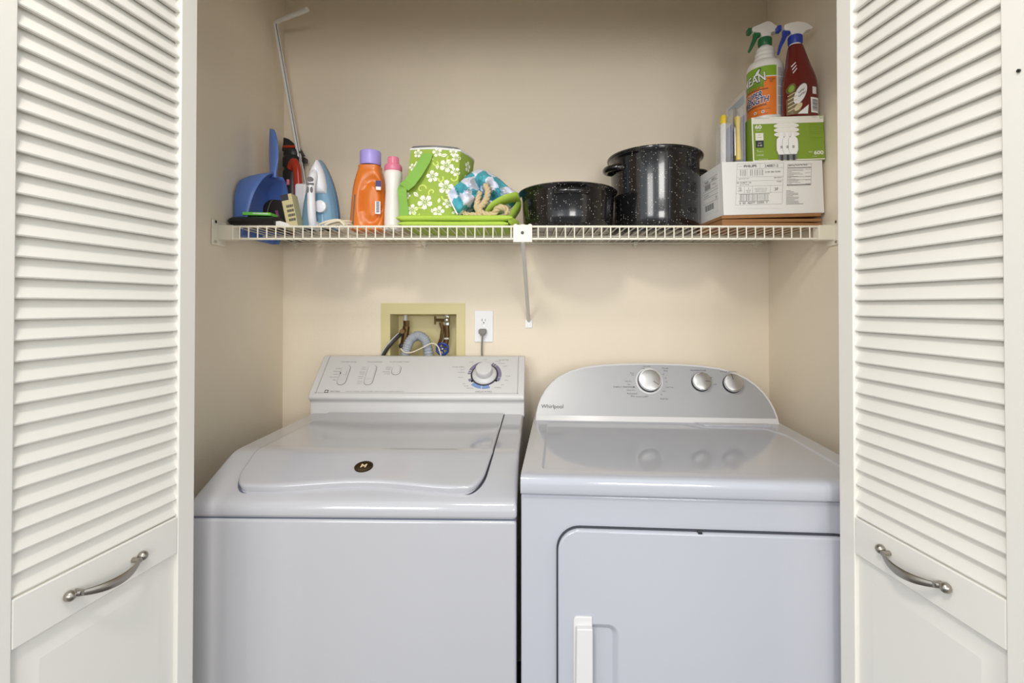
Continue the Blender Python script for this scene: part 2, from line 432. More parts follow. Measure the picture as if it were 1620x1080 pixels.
# console
cw = 0.346
cp = [(.556, .905), (.556, .950), (.551, .9565), (.544, .962), (.5425, .970), (.548, .980), (.655, 1.083), (.664, 1.0885), (.686, 1.0885), (.697, 1.08), (.700, .905)]
YZ = Matrix(((0, 0, 1, 0), (1, 0, 0, 0), (0, 1, 0, 0), (0, 0, 0, 1)))
m = MB(); m.prism(cp, -cw, cw, YZ); con = m.build('console', PLAST, wa, bevel=0.006, bseg=3)
for sx in (-1, 1):
    m = MB(); m.prism([(y-(.0008 if y < .68 else 0), z+.0004*(z > 1)) for y, z in cp[5:8]]+[(.66, 1.07), (.56, .975)], sx*(cw-.022)-.0006, sx*(cw-.022)+.0006, YZ); m.build('end_cap_seam', INK, con)
pn = Vector((.107, .103)).normalized()
Mp = frame((0, .548, .980), (1, 0, 0), (0, .107, .103)); PLN = 0.1485
Mi = (Matrix.Translation(wa.location) @ Matrix.Rotation(R(-1.2), 4, 'Z') @ Mp).inverted()
def on_panel(px, py, Minv):
    a = Minv @ Vector((0, 0, CAMZ)); b = Minv @ W(px, py, 1.0); t = a.z/(a.z-b.z); q = a+(b-a)*t
    return q.x, q.y
def PW(px, py): return on_panel(px, py, Mi)
def pill(cx, cy, hw, hh, n=10):
    return [(cx+hw*math.cos(R(a)), cy+(hh-hw)+hw*math.sin(R(a))) for a in range(0, 181, 15)]+[(cx+hw*math.cos(R(a)), cy-(hh-hw)+hw*math.sin(R(a))) for a in range(180, 361, 15)]
for (px, py, hh, k) in ((544, 593, .042, 0), (586, 593, .042, 1), (627, 585.5, .0205, 2)):
    cx, cy = PW(px, py)
    m = MB().use(INK); m.holed(pill(cx, cy, .0155, hh), [pill(cx, cy, .0140, hh-.0015)], .0006, Mp)
    m.use(PANELW); m.prism(pill(cx, cy, .0140, hh-.0015), -.001, .0022, Mp)
    if k == 0:
        m.box(cx-.009, cx+.009, cy-.022, cy+.020, .002, .0035, Mp); m.box(cx-.009, cx+.009, cy-.004, cy+.012, .003, .0075, Mp)
        m.use(DINK).box(cx-.011, cx-.008, cy-.001, cy+.005, .007, .0085, Mp)
    elif k == 1: m.use(PLAST).prism(pill(cx, cy, .0115, hh-.005), .002, .0055, Mp); m.use(INK).box(cx-.009, cx+.009, cy-.0205, cy-.020, .0056, .0058, Mp)
    else: m.use(PLAST).prism(pill(cx, cy, .0115, hh-.005), .002, .0055, Mp)
    m.build('rocker_switch', PANELW, con)
m = MB().use(INK)
def wt(s, px, py, size, sxx=1.0, mm=INK, bold=0.0):
    x, y = PW(px, py); m.use(mm); m.text(s, size, Mp, x=x, y=y, sx=sxx, bold=bold)
wt('WATER LEVEL', 552, 572.5, .0068, 1.3); wt('WASH/RINSE', 593, 572.5, .0068, 1.3); wt('CUSTOMER CARE', 632, 572.5, .0065, 1.3)
for s, px, py in (('SUPER', 535, 583), ('MEDIUM', 533, 587.5), ('LARGE', 531, 592), ('REDUCED', 528, 596.5), ('MINI', 529, 601), ('HOT', 576, 581), ('COLD', 575, 584), ('WARM', 573, 588.5), ('WARM', 573, 591.5), ('WARM', 571, 595.5), ('COLD', 570, 598.5), ('COLD', 569, 603.5), ('COLD', 568, 606.5), ('EXTRA', 615, 581), ('RINSE', 614, 584), ('NORMAL', 611, 588), ('CYCLE', 612, 591)):
    wt(s, px, py, .0052, 1.15)
wt('QUIETER', 797, 569.5, .0065, 1.3); wt('COLORS', 725, 580.5, .0075, 1.4); wt('DELICATES', 765, 619.5, .0085, 1.25)
x, y = PW(516.5, 619); m.use(DINK); m.holed(rrect(x-.006, x+.006, y-.006, y+.006, .0015), [rrect(x-.0035, x+.0035, y-.0035, y+.0035, .001)], .0004, Mp)
wt('MAYTAG', 530, 619, .0068, 1.15, DINK); wt('LEGACY SERIES  QUIET SERIES  HEAVY DUTY LARGE CAPACITY', 593, 619, .0050, 1.35)
x0, y0 = PW(495, 625.5); x1, y1 = PW(820, 623.5); m.use(INK).box(x0, x1, .0024, .0031, .0, .0005, Mp)
# dial scale ring
dx, dy = PW(766.5, 592.5)
def sector(m, r0, r1, a0, a1, z=.0006, n=14):
    V = []; 
    for i in range(n+1):
        a = R(a0+(a1-a0)*i/n); V += [(dx+r0*math.cos(a), dy+r0*math.sin(a), z), (dx+r1*math.cos(a), dy+r1*math.sin(a), z)]
    m.add(V, [(2*i, 2*i+1, 2*i+3, 2*i+2) for i in range(n)], Mp)
m.use(GASK_GAP); sector(m, .040, .0455, 0, 360, n=60)
m.use(MAUVE)
for a0, a1 in ((48, 56), (58, 64), (-12, 46), (104, 160), (163, 168), (171, 178), (200, 212), (-30, -14)): sector(m, .0455, .056, a0, a1)
m.use(BLUEI)
for a0, a1 in ((225, 262), (265, 292)): sector(m, .0455, .058, a0, a1)
m.use(BLACK)
for a in (215, -32): m.prism([(dx+.0475*math.cos(R(a))+.004*math.cos(t*.7), dy+.0475*math.sin(R(a))+.004*math.sin(t*.7)) for t in range(9)], .0004, .001, Mp)
for a, s in ((92, 'OFF'), (128, 'SOAK'), (163, 'LIGHT'), (172, 'NORMAL'), (190, 'HEAVY'), (214, 'OFF'), (224, 'RINSE'), (236, 'MEDIUM'), (58, 'HEAVY'), (45, 'NORMAL'), (32, 'LIGHT'), (-5, 'RINSE'), (-20, 'SPIN'), (-38, 'OFF'), (-52, 'NORMAL')):
    rr = .070+.004*abs(math.cos(R(a))); m.use(INK); m.text(s, .0052, Mp, x=dx+rr*math.cos(R(a))*1.06, y=dy+rr*.92*math.sin(R(a)), sx=1.1)
m.build('lettering', INK, con)
Mk = Mp @ Matrix.Translation((dx, dy, 0))
m = MB(); m.lathe([(.0405, .001), (.0405, .003), (.039, .006), (.030, .0115), (.029, .012)], 48, Mk); skirt = m.build('dial_skirt', PLAST, con)
m = MB(); m.lathe([(.0265, .010), (.0275, .0135), (.0272, .032), (.0255, .0355), (.022, .0368)], 48, Mk); m.build('dial_knob', PLAST, con)

# ------------------------------------------------------------------ dryer
YAW = R(-4.0); DW = .366
dy_ = thing('dryer', 'white front-loading clothes dryer with silver arched control panel, right of the washer', 'dryer', (0.3545, 1.000, 0), YAW)
# cabinet with cut-out front
M0 = frame((0, 0, 0), (1, 0, 0), (0, 0, 1))  # local x, z in plane; normal -Y
MB().box(-DW, DW, 0.004, .66, .02, .8712).build('cabinet', ENAM2, dy_, bevel=0.005, bseg=4)
for x, y in ((-.32, .05), (.32, .05), (-.32, .6), (.32, .6)): MB().lathe([(0.018, 0), (0.02, .005), (0.012, .03)], 12, Matrix.Translation((x, y, 0))).build('foot', BLACK, dy_)
MB().box(-DW+.003, DW-.003, .008, .655, .868, .876).build('top_gasket', SEAM, dy_)
# top with shallow recess
topz = .9125
outer = [(-DW, .02), (DW, .02), (DW, .66), (-DW, .66)]
inner = [(-.325, .035), (.325, .035), (.327, .36), (.300, .43), (.15, .435), (.115, .445), (.085, .478), (.05, .485), (-.325, .485)]
def shrink(P, d):
    cx = sum(p[0] for p in P)/len(P); out = []
    n = len(P)
    for i in range(n):
        a = Vector(P[i-1]); b = Vector(P[i]); c = Vector(P[(i+1) % n])
        e1 = (b-a).normalized(); e2 = (c-b).normalized(); n1 = Vector((-e1.y, e1.x)); n2 = Vector((-e2.y, e2.x)); q = (n1+n2).normalized()
        out.append(tuple(b+q*d/max(.5, q.dot(n1))))
    return out
def rounded(P, r, n=5):
    out = []; N = len(P)
    for i in range(N):
        a, b, c = Vector(P[i-1]), Vector(P[i]), Vector(P[(i+1) % N])
        rr = min(r, (a-b).length*.45, (c-b).length*.45); p0 = b+(a-b).normalized()*rr; p2 = b+(c-b).normalized()*rr
        for k in range(n+1):
            t = k/n; out.append(tuple(p0*(1-t)**2+b*2*t*(1-t)+p2*t*t))
    return out
inner = rounded(inner, .018)
m = MB()
steps = [(0, 0), (.0015, -.0004), (.003, -.0016), (.0045, -.0028), (.006, -.0032)]
m.holed(outer, [inner], topz)
rings = [[(p[0], p[1], topz+dz) for p in shrink(inner, d)] for d, dz in steps]
m.loft(rings, True, False)
m.holed([(p[0], p[1]) for p in shrink(inner, .006)], [], topz-.0032)
# rounded front lip and sides
lip = [(.02, topz), (.008, topz-.0003), (0, topz-.0022), (-.005, topz-.006), (-.0075, topz-.012), (-.008, topz-.02), (-.008, .880), (-.006, .8755), (0, .874), (.66, .874), (.66, topz)]
m.add([(-DW, y, z) for y, z in lip]+[(DW, y, z) for y, z in lip], [(i, i+1, len(lip)+i+1, len(lip)+i) for i in range(len(lip)-1)]+[tuple(range(len(lip))), tuple(range(2*len(lip)-1, len(lip)-1, -1))])
o = m.build('top_panel', ENAM2, dy_, angle=40)
# lint filter flap
flap = rounded([(.135, .452), (.325, .452), (.325, .482), (.112, .482)], .004)
m = MB(); m.prism(flap, topz-.001, topz+.0022); m.build('lint_filter_flap', ENAM2, dy_, bevel=.001)
# console: arched, leaning back
tilt = R(24); CY0 = .486
Mc = frame((0, CY0, topz), (1, 0, 0), (0, math.sin(tilt), math.cos(tilt)))
half = [(.3610, 0), (.3595, .02), (.355, .042), (.346, .065), (.333, .088), (.314, .11), (.290, .129), (.255, .1465), (.210, .1595), (.155, .1665), (.09, .1705), (.03, .172)]
arch = half+[(-x, y) for x, y in reversed(half)]
arch = [(x, y*1.075) for x, y in arch]
arch = [tuple(p) for p in [(-.361, 0), (.361, 0)]]+arch[1:-1]
def arch_in(d, y0):
    out = [(-.361+d, y0), (.361-d, y0)]
    for x, y in arch[2:]:
        s = (0.361-d)/.361; out.append((x*s, max(y0+.001, y*(0.185-d)/.185)))
    return out
m = MB()
m.loft([[(x, y, z) for x, y in arch_in(d, 0)] for d, z in ((0, -.02), (0, -.004), (.0015, -.001), (.004, 0))], True, True, Mc)
# body sloping to the back
back = [(x, y*.93) for x, y in arch]
m.loft([[Mc @ Vector((x, y, -.015)) for x, y in arch], [Vector((x*.985, CY0+.155, topz+y*.84)) for x, y in arch]], True, True)
con2 = m.build('console', PLAST, dy_, angle=40)
m = MB(); m.prism(arch_in(.007, .016), -.001, .0008, Mc); m.build('control_panel', SILV, con2)
Mci = (Matrix.Translation(dy_.location) @ Matrix.Rotation(YAW, 4, 'Z') @ Mc).inverted()
def DP(px, py): return on_panel(px, py, Mci)
m = MB().use(DINK)
def dt(s, px, py, size, mm=DINK, sxx=1.15, bold=0):
    x, y = DP(px, py); m.use(mm); m.text(s, size, Mc, x=x, y=y, sx=sxx, off=.0012, bold=bold)
dt('Whirlpool', 874, 643, .0163, DINK, 1.0, .01)
dt('TEMPERATURE', 1104, 586, .0058, DINK, 1.3); dt('CYCLE SIGNAL', 1152, 588, .0058, DINK, 1.3)
for s, px, py, sz in (('Timed', 1052, 582.5, .0066), ('Dry', 1053, 586.5, .0066), ('60', 1049, 592, .005), ('40', 1053, 598, .005), ('20', 1054, 604, .005), ('Less Time', 1059, 612.5, .005), ('OFF', 1050, 619, .005), ('More', 1000, 590, .005), ('Dry', 1001, 593, .005), ('Very Dry', 994, 603, .005), ('Dry', 995, 608, .005), ('ENERGY PREFERRED', 987, 612.2, .0062), ('Damp Dry', 998, 617, .005), ('Automatic', 1000, 622.5, .0066), ('Dry', 1001, 626.5, .0066), ('Wrinkle Shield', 1014, 627.5, .0045), ('OFF', 1023, 627, .005), ('Fluff Air', 1051, 631, .0066), ('20', 1046, 624, .005), ('OFF', 1018, 583, .005), ('Dewrinkle', 1023, 579.5, .0045), ('High', 1124, 597, .005), ('Low', 1131, 608, .005), ('On', 1174, 602, .005), ('Off', 1150, 594, .0045)):
    dt(s, px, py, sz)
x, y = DP(1003, 612.2); m.use(DINK).prism([(x+.0023*math.cos(k*.785), y+.0023*math.sin(k*.785)) for k in range(8)], .001, .0014, Mc)
m.build('lettering', DINK, con2)
for (px, py, r, ang) in ((1027, 602.5, .0355, -35), (1108.5, 605, .0285, -5), (1158, 607.5, .0285, 100)):
    x, y = DP(px, py); K = Mc @ Matrix.Translation((x, y, 0))
    if r > .03:
        m = MB(); m.holed([(r*1.17*math.cos(k*.1309), r*1.17*math.sin(k*.1309)) for k in range(48)], [[(r*1.02*math.cos(k*.1309), r*1.02*math.sin(k*.1309)) for k in range(48)]], .0011, K); m.build('dial_ring', PLAST, con2)
    m = MB().use(GASK_GAP); m.lathe([(r, .0008), (r*.97, .010), (r*.93, .014)], 48, K)
    m.use(CHROME).lathe([(r*.965, .012), (r*.955, .0175), (r*.93, .021), (r*.90, .0212)], 48, K)
    m.use(KNOBM).lathe([(r*.90, .018), (r*.895, .0208), (r*.85, .0214)], 48, K)
    kk = K @ Matrix.Rotation(R(ang), 4, 'Z'); m.use(DINK).box(r*.30, r*.86, -.0008, .0008, .0212, .0219, kk)
    m.build('control_knob', KNOBM, con2)
# loading door with handle pocket
DX0, DX1, DZ0, DZ1 = -.289, .303, .16, .806
ol = rrect(DX0, DX1, DZ0, DZ1, .045, 10)
m = MB(); m.prism(rrect(DX0-.0035, DX1+.0035, DZ0-.0035, DZ1+.0035, .048, 10), -.003, .0012, M0); m.build('door_gasket', GASK_GAP, dy_)
def FP(px, py):
    Mi2 = (Matrix.Translation(dy_.location) @ Matrix.Rotation(YAW, 4, 'Z') @ frame((0, -.011, 0), (1, 0, 0), (0, 0, 1))).inverted()
    return on_panel(px, py, Mi2)
hx0, hz1 = FP(938, 986); hx1, _ = FP(979, 986)
hz0 = hz1-.165; hx0 -= .002
pocket = rrect(hx0-.022, hx1, hz0, hz1, .022, 8)
m = MB()
m.loft([[(x, y, .0) for x, y in ol], [(x, y, .0085) for x, y in ol], [(x, y, .0102) for x, y in shrink(ol, .0012)], [(x, y, .011) for x, y in shrink(ol, .0035)]], True, False, M0)
m.holed(shrink(ol, .0035), [pocket], .011, M0)
pr = [[(x, y, z) for x, y in shrink(pocket, d)] for d, z in ((0, .011), (.002, .0105), (.006, .007), (.012, .0032))]
m.loft(pr, True, False, M0); m.holed(shrink(pocket, .012), [], .0032, M0)
dd = m.build('loading_door', ENAM2, dy_, angle=40)
gx0, gz1 = FP(907, 973)
m = MB(); m.prism([(gx0, hz0-.01), (hx0+.001, hz0-.01), (hx0+.001, gz1), (gx0+.008, gz1), (gx0+.002, gz1-.002), (gx0, gz1-.008)], .009, .0145, M0)
m.prism([(gx0+.004, hz0-.004), (hx0+.001, hz0-.004), (hx0+.001, gz1-.017), (gx0+.006, gz1-.018)], .0135, .026, M0)
m.build('grip', PLAST, dd, bevel=.0025)
x, z = FP(1108, 837.5); MB().box(x-.004, x+.004, -.0115, 0, DZ1, DZ1+.003).build('door_stop', BLACK, dy_)

# ------------------------------------------------------------------ laundry supply box in the wall
ob = thing('laundry_supply_box', 'beige recessed plastic water supply box in the back wall behind the washer', 'utility box', (0, YB, 0))
loc = Matrix.Translation((0, -YB, 0))
oo = [tuple(W(px, py, YB).xz) for px, py in ((603, 590), (736, 590), (736, 479.5), (603, 479.5))]
hz = [oo[0][1], hole[0][1]]
m = MB(); Mb2 = loc @ Mb
m.holed(oo, [shrink(hole, .0005)], .004, Mb2); m.ringwall(oo, 0, .004, Mb2); m.build('face_flange', CREAM, ob)
m = MB(); m.loft([[(x, y, .004) for x, y in hole], [(x, y, -.085) for x, y in shrink(hole, .008)]], True, False, Mb2); m.holed(shrink(hole, .008), [], -.085, Mb2)
m.build('recess', CREAM, ob, recalc=False)
m = MB(); ya = .05
def WP(px, py, d): return W(px, py, YB+d) - Vector((0, YB, 0))
m = MB().use(PLAST).tube([WP(641.5, 480, .05), WP(641.5, 508, .05)], .0075, 12)
m.use(BRASS).tube([WP(643, 507, .05), WP(643, 517, .05)], .0115, 6).tube([WP(643, 516, .05), WP(641, 531, .05), WP(638, 548, .05)], .0125, 10).tube([WP(640, 522, .05), WP(636, 524, .0)], .009, 8)
m.use(DGREY).sphere(WP(636, 547, .045), .012)
m.build('hot_valve', BRASS, ob)
m = MB().use(PLAST).tube([WP(707, 480, .05), WP(707, 500, .05)], .0085, 12)
m.use(CHROME).tube([WP(707, 500, .045), WP(707, 514, .045)], .012, 8).sphere(WP(707, 506, .035), .011)
m.use(BRASS).tube([WP(712, 507, .05), WP(690, 506, .045)], .0055, 8).tube([WP(688.5, 500, .04), WP(688.5, 513, .04)], .0035, 8).tube([WP(706, 513, .05), WP(707, 530, .05), WP(704, 548, .05)], .0105, 8).tube([WP(697, 510, .045), WP(700, 520, .045), WP(698, 535, .045), WP(694, 546, .045)], .006, 8)
m.use(PLAST).tube([WP(703, 535.5, .038), WP(710, 535.5, .038)], .0035, 8)
m.build('cold_valve', BRASS, ob)
c = WP(700, 552, .01); m = MB().use(BLUEW)
m.tube([c+Vector((.0195*math.cos(a*.3927)*(1+.08*(a % 2)), 0, .0195*math.sin(a*.3927)*(1+.08*(a % 2)))) for a in range(16)], .0042, 8, closed=True)
for a in range(5): m.tube([c, c+Vector((.019*math.cos(a*1.2566), 0, .019*math.sin(a*1.2566)))], .003, 6)
m.use(CHROME).sphere(c, .006); m.use(BRASS).tube([c, c+Vector((0, .045, 0))], .004, 8)
m.build('valve_wheel', BLUEW, ob)
# drain hose: corrugated
pth = cat_rom([WP(640, 572, -.006), WP(643, 553, -.002), WP(650, 537, .003), WP(661, 531, .005), WP(672, 537, .005), WP(677, 553, .005), WP(679, 575, .005)], 16)
m = MB(); m.tube(pth, [.0165+.0014*math.sin(i*1.9) for i in range(len(pth))], 20); 
m = tag(m.build('drain_hose', GREYH), 'pale grey corrugated drain hose hooked into the wall box behind the washer', 'hose'); m.location = (0, YB, 0)
pth = cat_rom([WP(637, 526, .03), WP(630, 531, .01), WP(618, 543, -.010), WP(609, 555, -.012), WP(600, 572, -.013)], 8)
m = MB(); m.tube(pth, .0085, 12); oo2 = tag(m.build('supply_hose', DGREY), 'dark shiny water supply hose slanting down left from the wall box', 'hose'); oo2.location = (0, YB, 0)
m = MB(); o2 = [p+Vector((-.0035, -.0075, .0035)) for p in pth]; m.tube(o2, .0022, 6); m.build('hose_stripe', PLAST, oo2)
pth = cat_rom([WP(634, 551, -.018), WP(640, 557, -.024), WP(652, 557, -.024), WP(668, 550, -.022), WP(683, 543, -.02), WP(692, 547, -.018), WP(697, 560, -.02), WP(698, 572, -.02)], 8)
m = MB(); m.tube(pth, .0022, 8); o = tag(m.build('cable_tie', OFFW), 'thin off-white tie looped round the corrugated drain hose', 'cable tie'); o.location = (0, YB, 0)

# outlet + plug
ot = thing('power_outlet', 'white duplex wall outlet plate above the washer with a cord plugged in', 'outlet', tuple(W(765.5, 516, YB)))
om = frame((0, 0, 0), (1, 0, 0), (0, 0, 1))
m = MB(); m.prism(rrect(-.033, .033, -.056, .056, .003), 0, .0055, om); m.build('cover_plate', OUTL, ot, bevel=.0018)
for s in (1, -1):
    m = MB().use(OUTL); c = [(x, y+s*.0195) for x, y in [(.0168*math.cos(R(a)), max(-.0125, min(.0125, .0168*math.sin(R(a))))) for a in range(0, 360, 10)]]
    m.prism(c, .005, .0072, om)
    m.use(GASK_GAP).box(-.0068, -.0048, .0185 if s > 0 else -.0195, .0265 if s > 0 else -.0125, .0068, .0076, om).box(.0048, .0066, .0195*s-.0005, .0195*s+.0065, .0068, .0076, om)
    m.prism([(.0024*math.cos(k*.7), s*.0195-.0065+.0024*math.sin(k*.7)) for k in range(9)], .0068, .0076, om)
    m.build('socket', OUTL, ot)
MB().use(CHROME).lathe([(.003, .004), (.003, .0063), (.002, .0066)], 12, om).build('screw', CHROME, ot)
pc = W(763.5, 524, YB-.02)
pl = thing('power_plug', 'grey power plug and cord hanging from the lower socket of the wall outlet', 'plug', tuple(pc))
m = MB(); m.prism(rrect(-.0135, .0135, -.010, .009, .006), -.0115, .010, om); m.prism(rrect(-.008, .008, -.016, .0, .005), -.008, .008, om); m.build('plug_body', CORD, pl, bevel=.003)
pth = cat_rom([(0, -.002, -.012), (-.001, -.004, -.03), (-.0025, .0, -.055), (-.003, .004, -.085), (-.003, .006, -.15), (-.001, .008, -.40)], 6)
MB().tube(pth, .0042, 10, flat=.7).build('cord', CORD, pl)

# ------------------------------------------------------------------ wire shelf
ZD = 1.4860; YS0, YS1 = 1.389, 1.757
sh = thing('wire_shelf', 'white vinyl-coated wire shelf spanning the closet, loaded with household goods', 'shelf', (0, YS0, ZD))
wr = .0019
XL, XR = -.835, .835
MB().tube([(XL, 0, -.0025), (XR, 0, -.0025)], .0031, 10).build('front_rail', WIRE, sh)
MB().tube([(XL, 0, -.037), (XR, 0, -.037)], .0034, 10).build('front_rail', WIRE, sh)
MB().tube([(XL, .355, -.004), (XR, .355, -.004)], .0028, 10).build('rear_rail', WIRE, sh)
MB().tube([(XL, .18, -.0045), (XR, .18, -.0045)], .0028, 10).build('middle_rail', WIRE, sh)
m = MB(); x = XL+.006
while x < XR:
    m.tube([(x, .366, 0), (x, .004, 0), (x, -.0035, -.004), (x, -.004, -.037)], wr, 6); x += .0254
m.build('cross_wires', WIRE, sh)
for s in (-1, 1):
    m = MB(); X = s*XW
    a, b = sorted((s*(XW-.048), X-s*.001)); m.box(a, b, -.008, .022, -.041, .001)
    m.box(*sorted((X-s*.0055, X-s*.0005)), -.03, .03, -.056, .014)
    m.build('end_bracket', WIRE, sh, bevel=.0025)
    for zz in (.008, -.047):
        m = MB(); m.tube([(X-s*.005, -.020, zz), (X-s*.0085, -.020, zz)], .0045, 10); m.build('screw', CHROME, sh)
xc = W(827, 370, YS0).x
m = MB(); m.box(xc-.0265, xc+.0265, -.0085, -.005, -.047, .0015).box(xc-.024, xc-.016, -.008, .01, .0, .004).box(xc+.016, xc+.024, -.008, .01, .0, .004).box(xc-.006, xc+.006, -.008, .01, .0, .003)
cl = m.build('joint_clip', WIRE, sh, bevel=.001)
MB().tube([(xc-.001, -.0086, -.021), (xc-.001, -.011, -.021)], .0045, 12).build('screw', DGREY, cl)
p0 = Vector((xc, -.001, -.044)); p1 = W(836.5, 507, YB-.004)-Vector((0, YS0, ZD))
br = MB(); dn = (p1-p0).normalized()
br.tube([p0+Vector((0, 0, .03)), p0, p0.lerp(p1, .5), p1], .0062, 12).build('support_brace', BRACE, sh)
q = W(836.5, 511.5, YB)-Vector((0, YS0, ZD)); MB().box(q.x-.013, q.x+.013, q.y-.005, q.y-.0005, q.z-.016, q.z+.014).build('brace_foot', OUTL, sh, bevel=.002)
MB().tube([(q.x, q.y-.004, q.z-.002), (q.x, q.y-.0075, q.z-.002)], .003, 10).build('screw', NICKEL, sh)
for px in (470, 673, 1003, 1193):
    q = W(px, 388, YB)-Vector((0, YS0, ZD)); m = MB()
    m.box(q.x-.006, q.x+.006, .352, YB-YS0-.0005, -.012, .002).tube([(q.x, .362, -.004), (q.x, .362, -.018), (q.x+.006, .366, -.02)], .003, 6)
    m.build('wall_clip', WIRE, sh)

# ------------------------------------------------------------------ things on the shelf, left to right
ZT = ZD+.002
# dustpan on edge against the left wall
dp = thing('dustpan', 'blue plastic dustpan standing upright against the left wall', 'dustpan', (-.86, 1.556, ZT))
def pan(u, v):
    # v: 0 mouth .. 1 back ; u: -1 near rim .. 1 far rim
    z = -.020+.205*v; hw = .110
    k = max(0, (v-.42)/.58); hw *= math.sqrt(max(.0, 1-.93*k**2.0))
    dep = .022+.052*v**.8
    base = .003 + dep*max(0, (v-.80)/.20)**1.6*.9
    s = abs(u); tt = .82
    if s < tt: x = base; y = hw*.97*(s/tt)
    else:
        q = (s-tt)/(1-tt); x = base+(dep-base+.004)*q; y = hw*(.97+.03*q)
    return Vector((x, math.copysign(y, u), z))
m = MB(); nu, nv = 40, 30
us_ = [-1+2*i/nu for i in range(nu+1)]
V = [pan(u, j/nv) for j in range(nv+1) for u in us_]
m.add(V, [(j*(nu+1)+i, j*(nu+1)+i+1, (j+1)*(nu+1)+i+1, (j+1)*(nu+1)+i) for j in range(nv) for i in range(nu)])
m.build('pan', BLUE, dp, solid=.0028, angle=60)
m = MB(); rg = []
for i in range(17):
    t = i/16; z = .175+.155*t; wdt = (.017 if t < .12 else .017+.013*math.sin(math.pi*min(1, (t-.1)/.8))**1.0)*(1 if t < .82 else math.sqrt(max(.02, 1-((t-.82)/.18)**2)))
    cx = .062-.004*t+.004*math.sin(t*3); rg.append([(cx+.008*math.cos(a*.3927)*.6+wdt*.78*math.sin(a*.3927), .008*math.cos(a*.3927)*.8-wdt*.62*math.sin(a*.3927), z) for a in range(16)])
m.loft(rg); m.build('handle', BLUE, dp, angle=60)
# handheld vacuum behind it
q = W(463, 300, 1.716)
hv = thing('handheld_vacuum', 'black and red handheld vacuum standing in the corner behind the blue dustpan', 'vacuum', (q.x, 1.722, ZT))
m = MB(); m.lathe([(.030, 0), (.034, .004), (.0345, .10), (.034, .235), (.030, .250), (.035, .258), (.035, .285), (.031, .292), (.033, .298), (.031, .312)], 28)
m.build('motor_body', BLACK, hv)
m = MB().use(BLACK)
m.loft([[(-.032, -.022, .308), (.034, -.022, .300), (.034, .02, .300), (-.032, .02, .308)], [(-.028, -.020, .335), (.022, -.020, .322), (.022, .018, .322), (-.028, .018, .335)], [(-.030, -.014, .358), (-.012, -.014, .352), (-.012, .012, .352), (-.030, .012, .358)]])
m.use(RED).box(-.028, .020, -.0235, -.018, .318, .327).use(BLACK).box(.030, .046, -.012, .012, .272, .288)
m.build('nozzle', BLACK, hv, bevel=.003)
m = MB(); m.tube(cat_rom([(.004, -.030, .245), (.020, -.042, .262), (.034, -.048, .235), (.040, -.050, .15), (.038, -.048, .05), (.018, -.030, .012)], 6), .0150, 14, flat=.8).build('handle', RED, hv)
MB().box(-.006, .003, -.040, -.032, .185, .205).build('switch', PINK, hv, bevel=.002)
# bent curtain rod
q0 = W(497, 352, 1.742); q0.z = ZT+.003; q1 = W(435.5, 38, 1.66); q2 = W(486, 15, 1.58)
rod = thing('curtain_rod', 'white metal curtain rod with a bent end leaning up into the left corner', 'curtain rod', tuple(q0))
cr = [q0, q0.lerp(q1, .5), q0.lerp(q1, .93), q1+Vector((-.001, 0, -.004)), q1.lerp(q2, .12)+Vector((0, 0, .004)), q1.lerp(q2, .5), q2]
pts = [q0.lerp(q1, i/20) for i in range(20)]+cat_rom([q0.lerp(q1, .965), q1+Vector((.001, 0, .002)), q1.lerp(q2, .15)+Vector((0, 0, .006))], 5)+[q1.lerp(q2, t)+Vector((0, 0, .006*(1-t))) for t in (.35, .6, .8, 1)]
pts = [p-q0 for p in pts]
MB().tube(pts, .0088, 12, flat=.85).build('rod', ALU, rod)
MB().tube([p+Vector((.0050, -.0066, -.001)) for p in pts[:-1]], .0016, 6).build('rod_seam', GRY, rod)
# black pouch, green pack, tag, black case, beige box
a = W(364, 350, 1.43); b = W(436, 350, 1.43)
bp_ = thing('black_pouch', 'flat black padded pouch lying at the left end of the shelf', 'pouch', ((a.x+b.x)/2, 1.46, ZT)); hwx = (b.x-a.x)/2
m = MB(); m.loft([[(x, -.042+.075*(.5-.5*math.cos(0)) + .037+.037*math.cos(t*.5236)*1.0, .0175+.0172*math.sin(t*.5236)*k) for t in range(12)] for x, k in ((-hwx, .55), (-hwx+.0015, .82), (-hwx+.005, .97), (-hwx*.3, 1), (hwx*.4, 1), (hwx-.004, .97), (hwx-.001, .85), (hwx, .6))])
m.build('pouch_body', BLACK, bp_)
m = MB(); V = [(hwx*.985, -.02, .018), (hwx+.012, -.03, .019), (hwx+.035, -.034, .012), (hwx+.046, -.035, .001), (hwx+.02, -.034, .001), (hwx*.985, -.03, .001)]
m.prism([(p[0], p[2]) for p in V], .02, .028, frame((0, 0, 0), (1, 0, 0), (0, 0, 1))); m.build('white_tag', LABW, bp_, bevel=.001)
bp_.children[1]['label'] = 'white cloth tag'
c = W(409, 340.5, 1.45)
gp = thing('green_pack', 'thin bright green packet lying on top of the black pouch', 'packet', (c.x, 1.46, ZT+.0352))
m = MB(); m.box(-.041, .041, -.022, .022, 0, .009, Matrix.Rotation(R(1.5), 4, 'Y') @ Matrix.Translation((0, 0, .0014))); m.build('packet', LGREEN, gp, bevel=.001)
m = MB(); Mg = Matrix.Rotation(R(1.5), 4, 'Y') @ frame((0.012, -.0223, .0062), (1, 0, 0), (0, 0, 1)); [m.box(-.022+.0042*k, -.0190+.0042*k, -.0012, .0018+.0006*(k % 2), 0, .0004, Mg) for k in range(11)]; m.build('printed_text', LABW, gp)
c = W(417, 335, 1.50)
sk = thing('tape_measure', 'tiny yellow and black gadget resting on the black pouch behind the green packet', 'gadget', (c.x, 1.492, ZT+.0345))
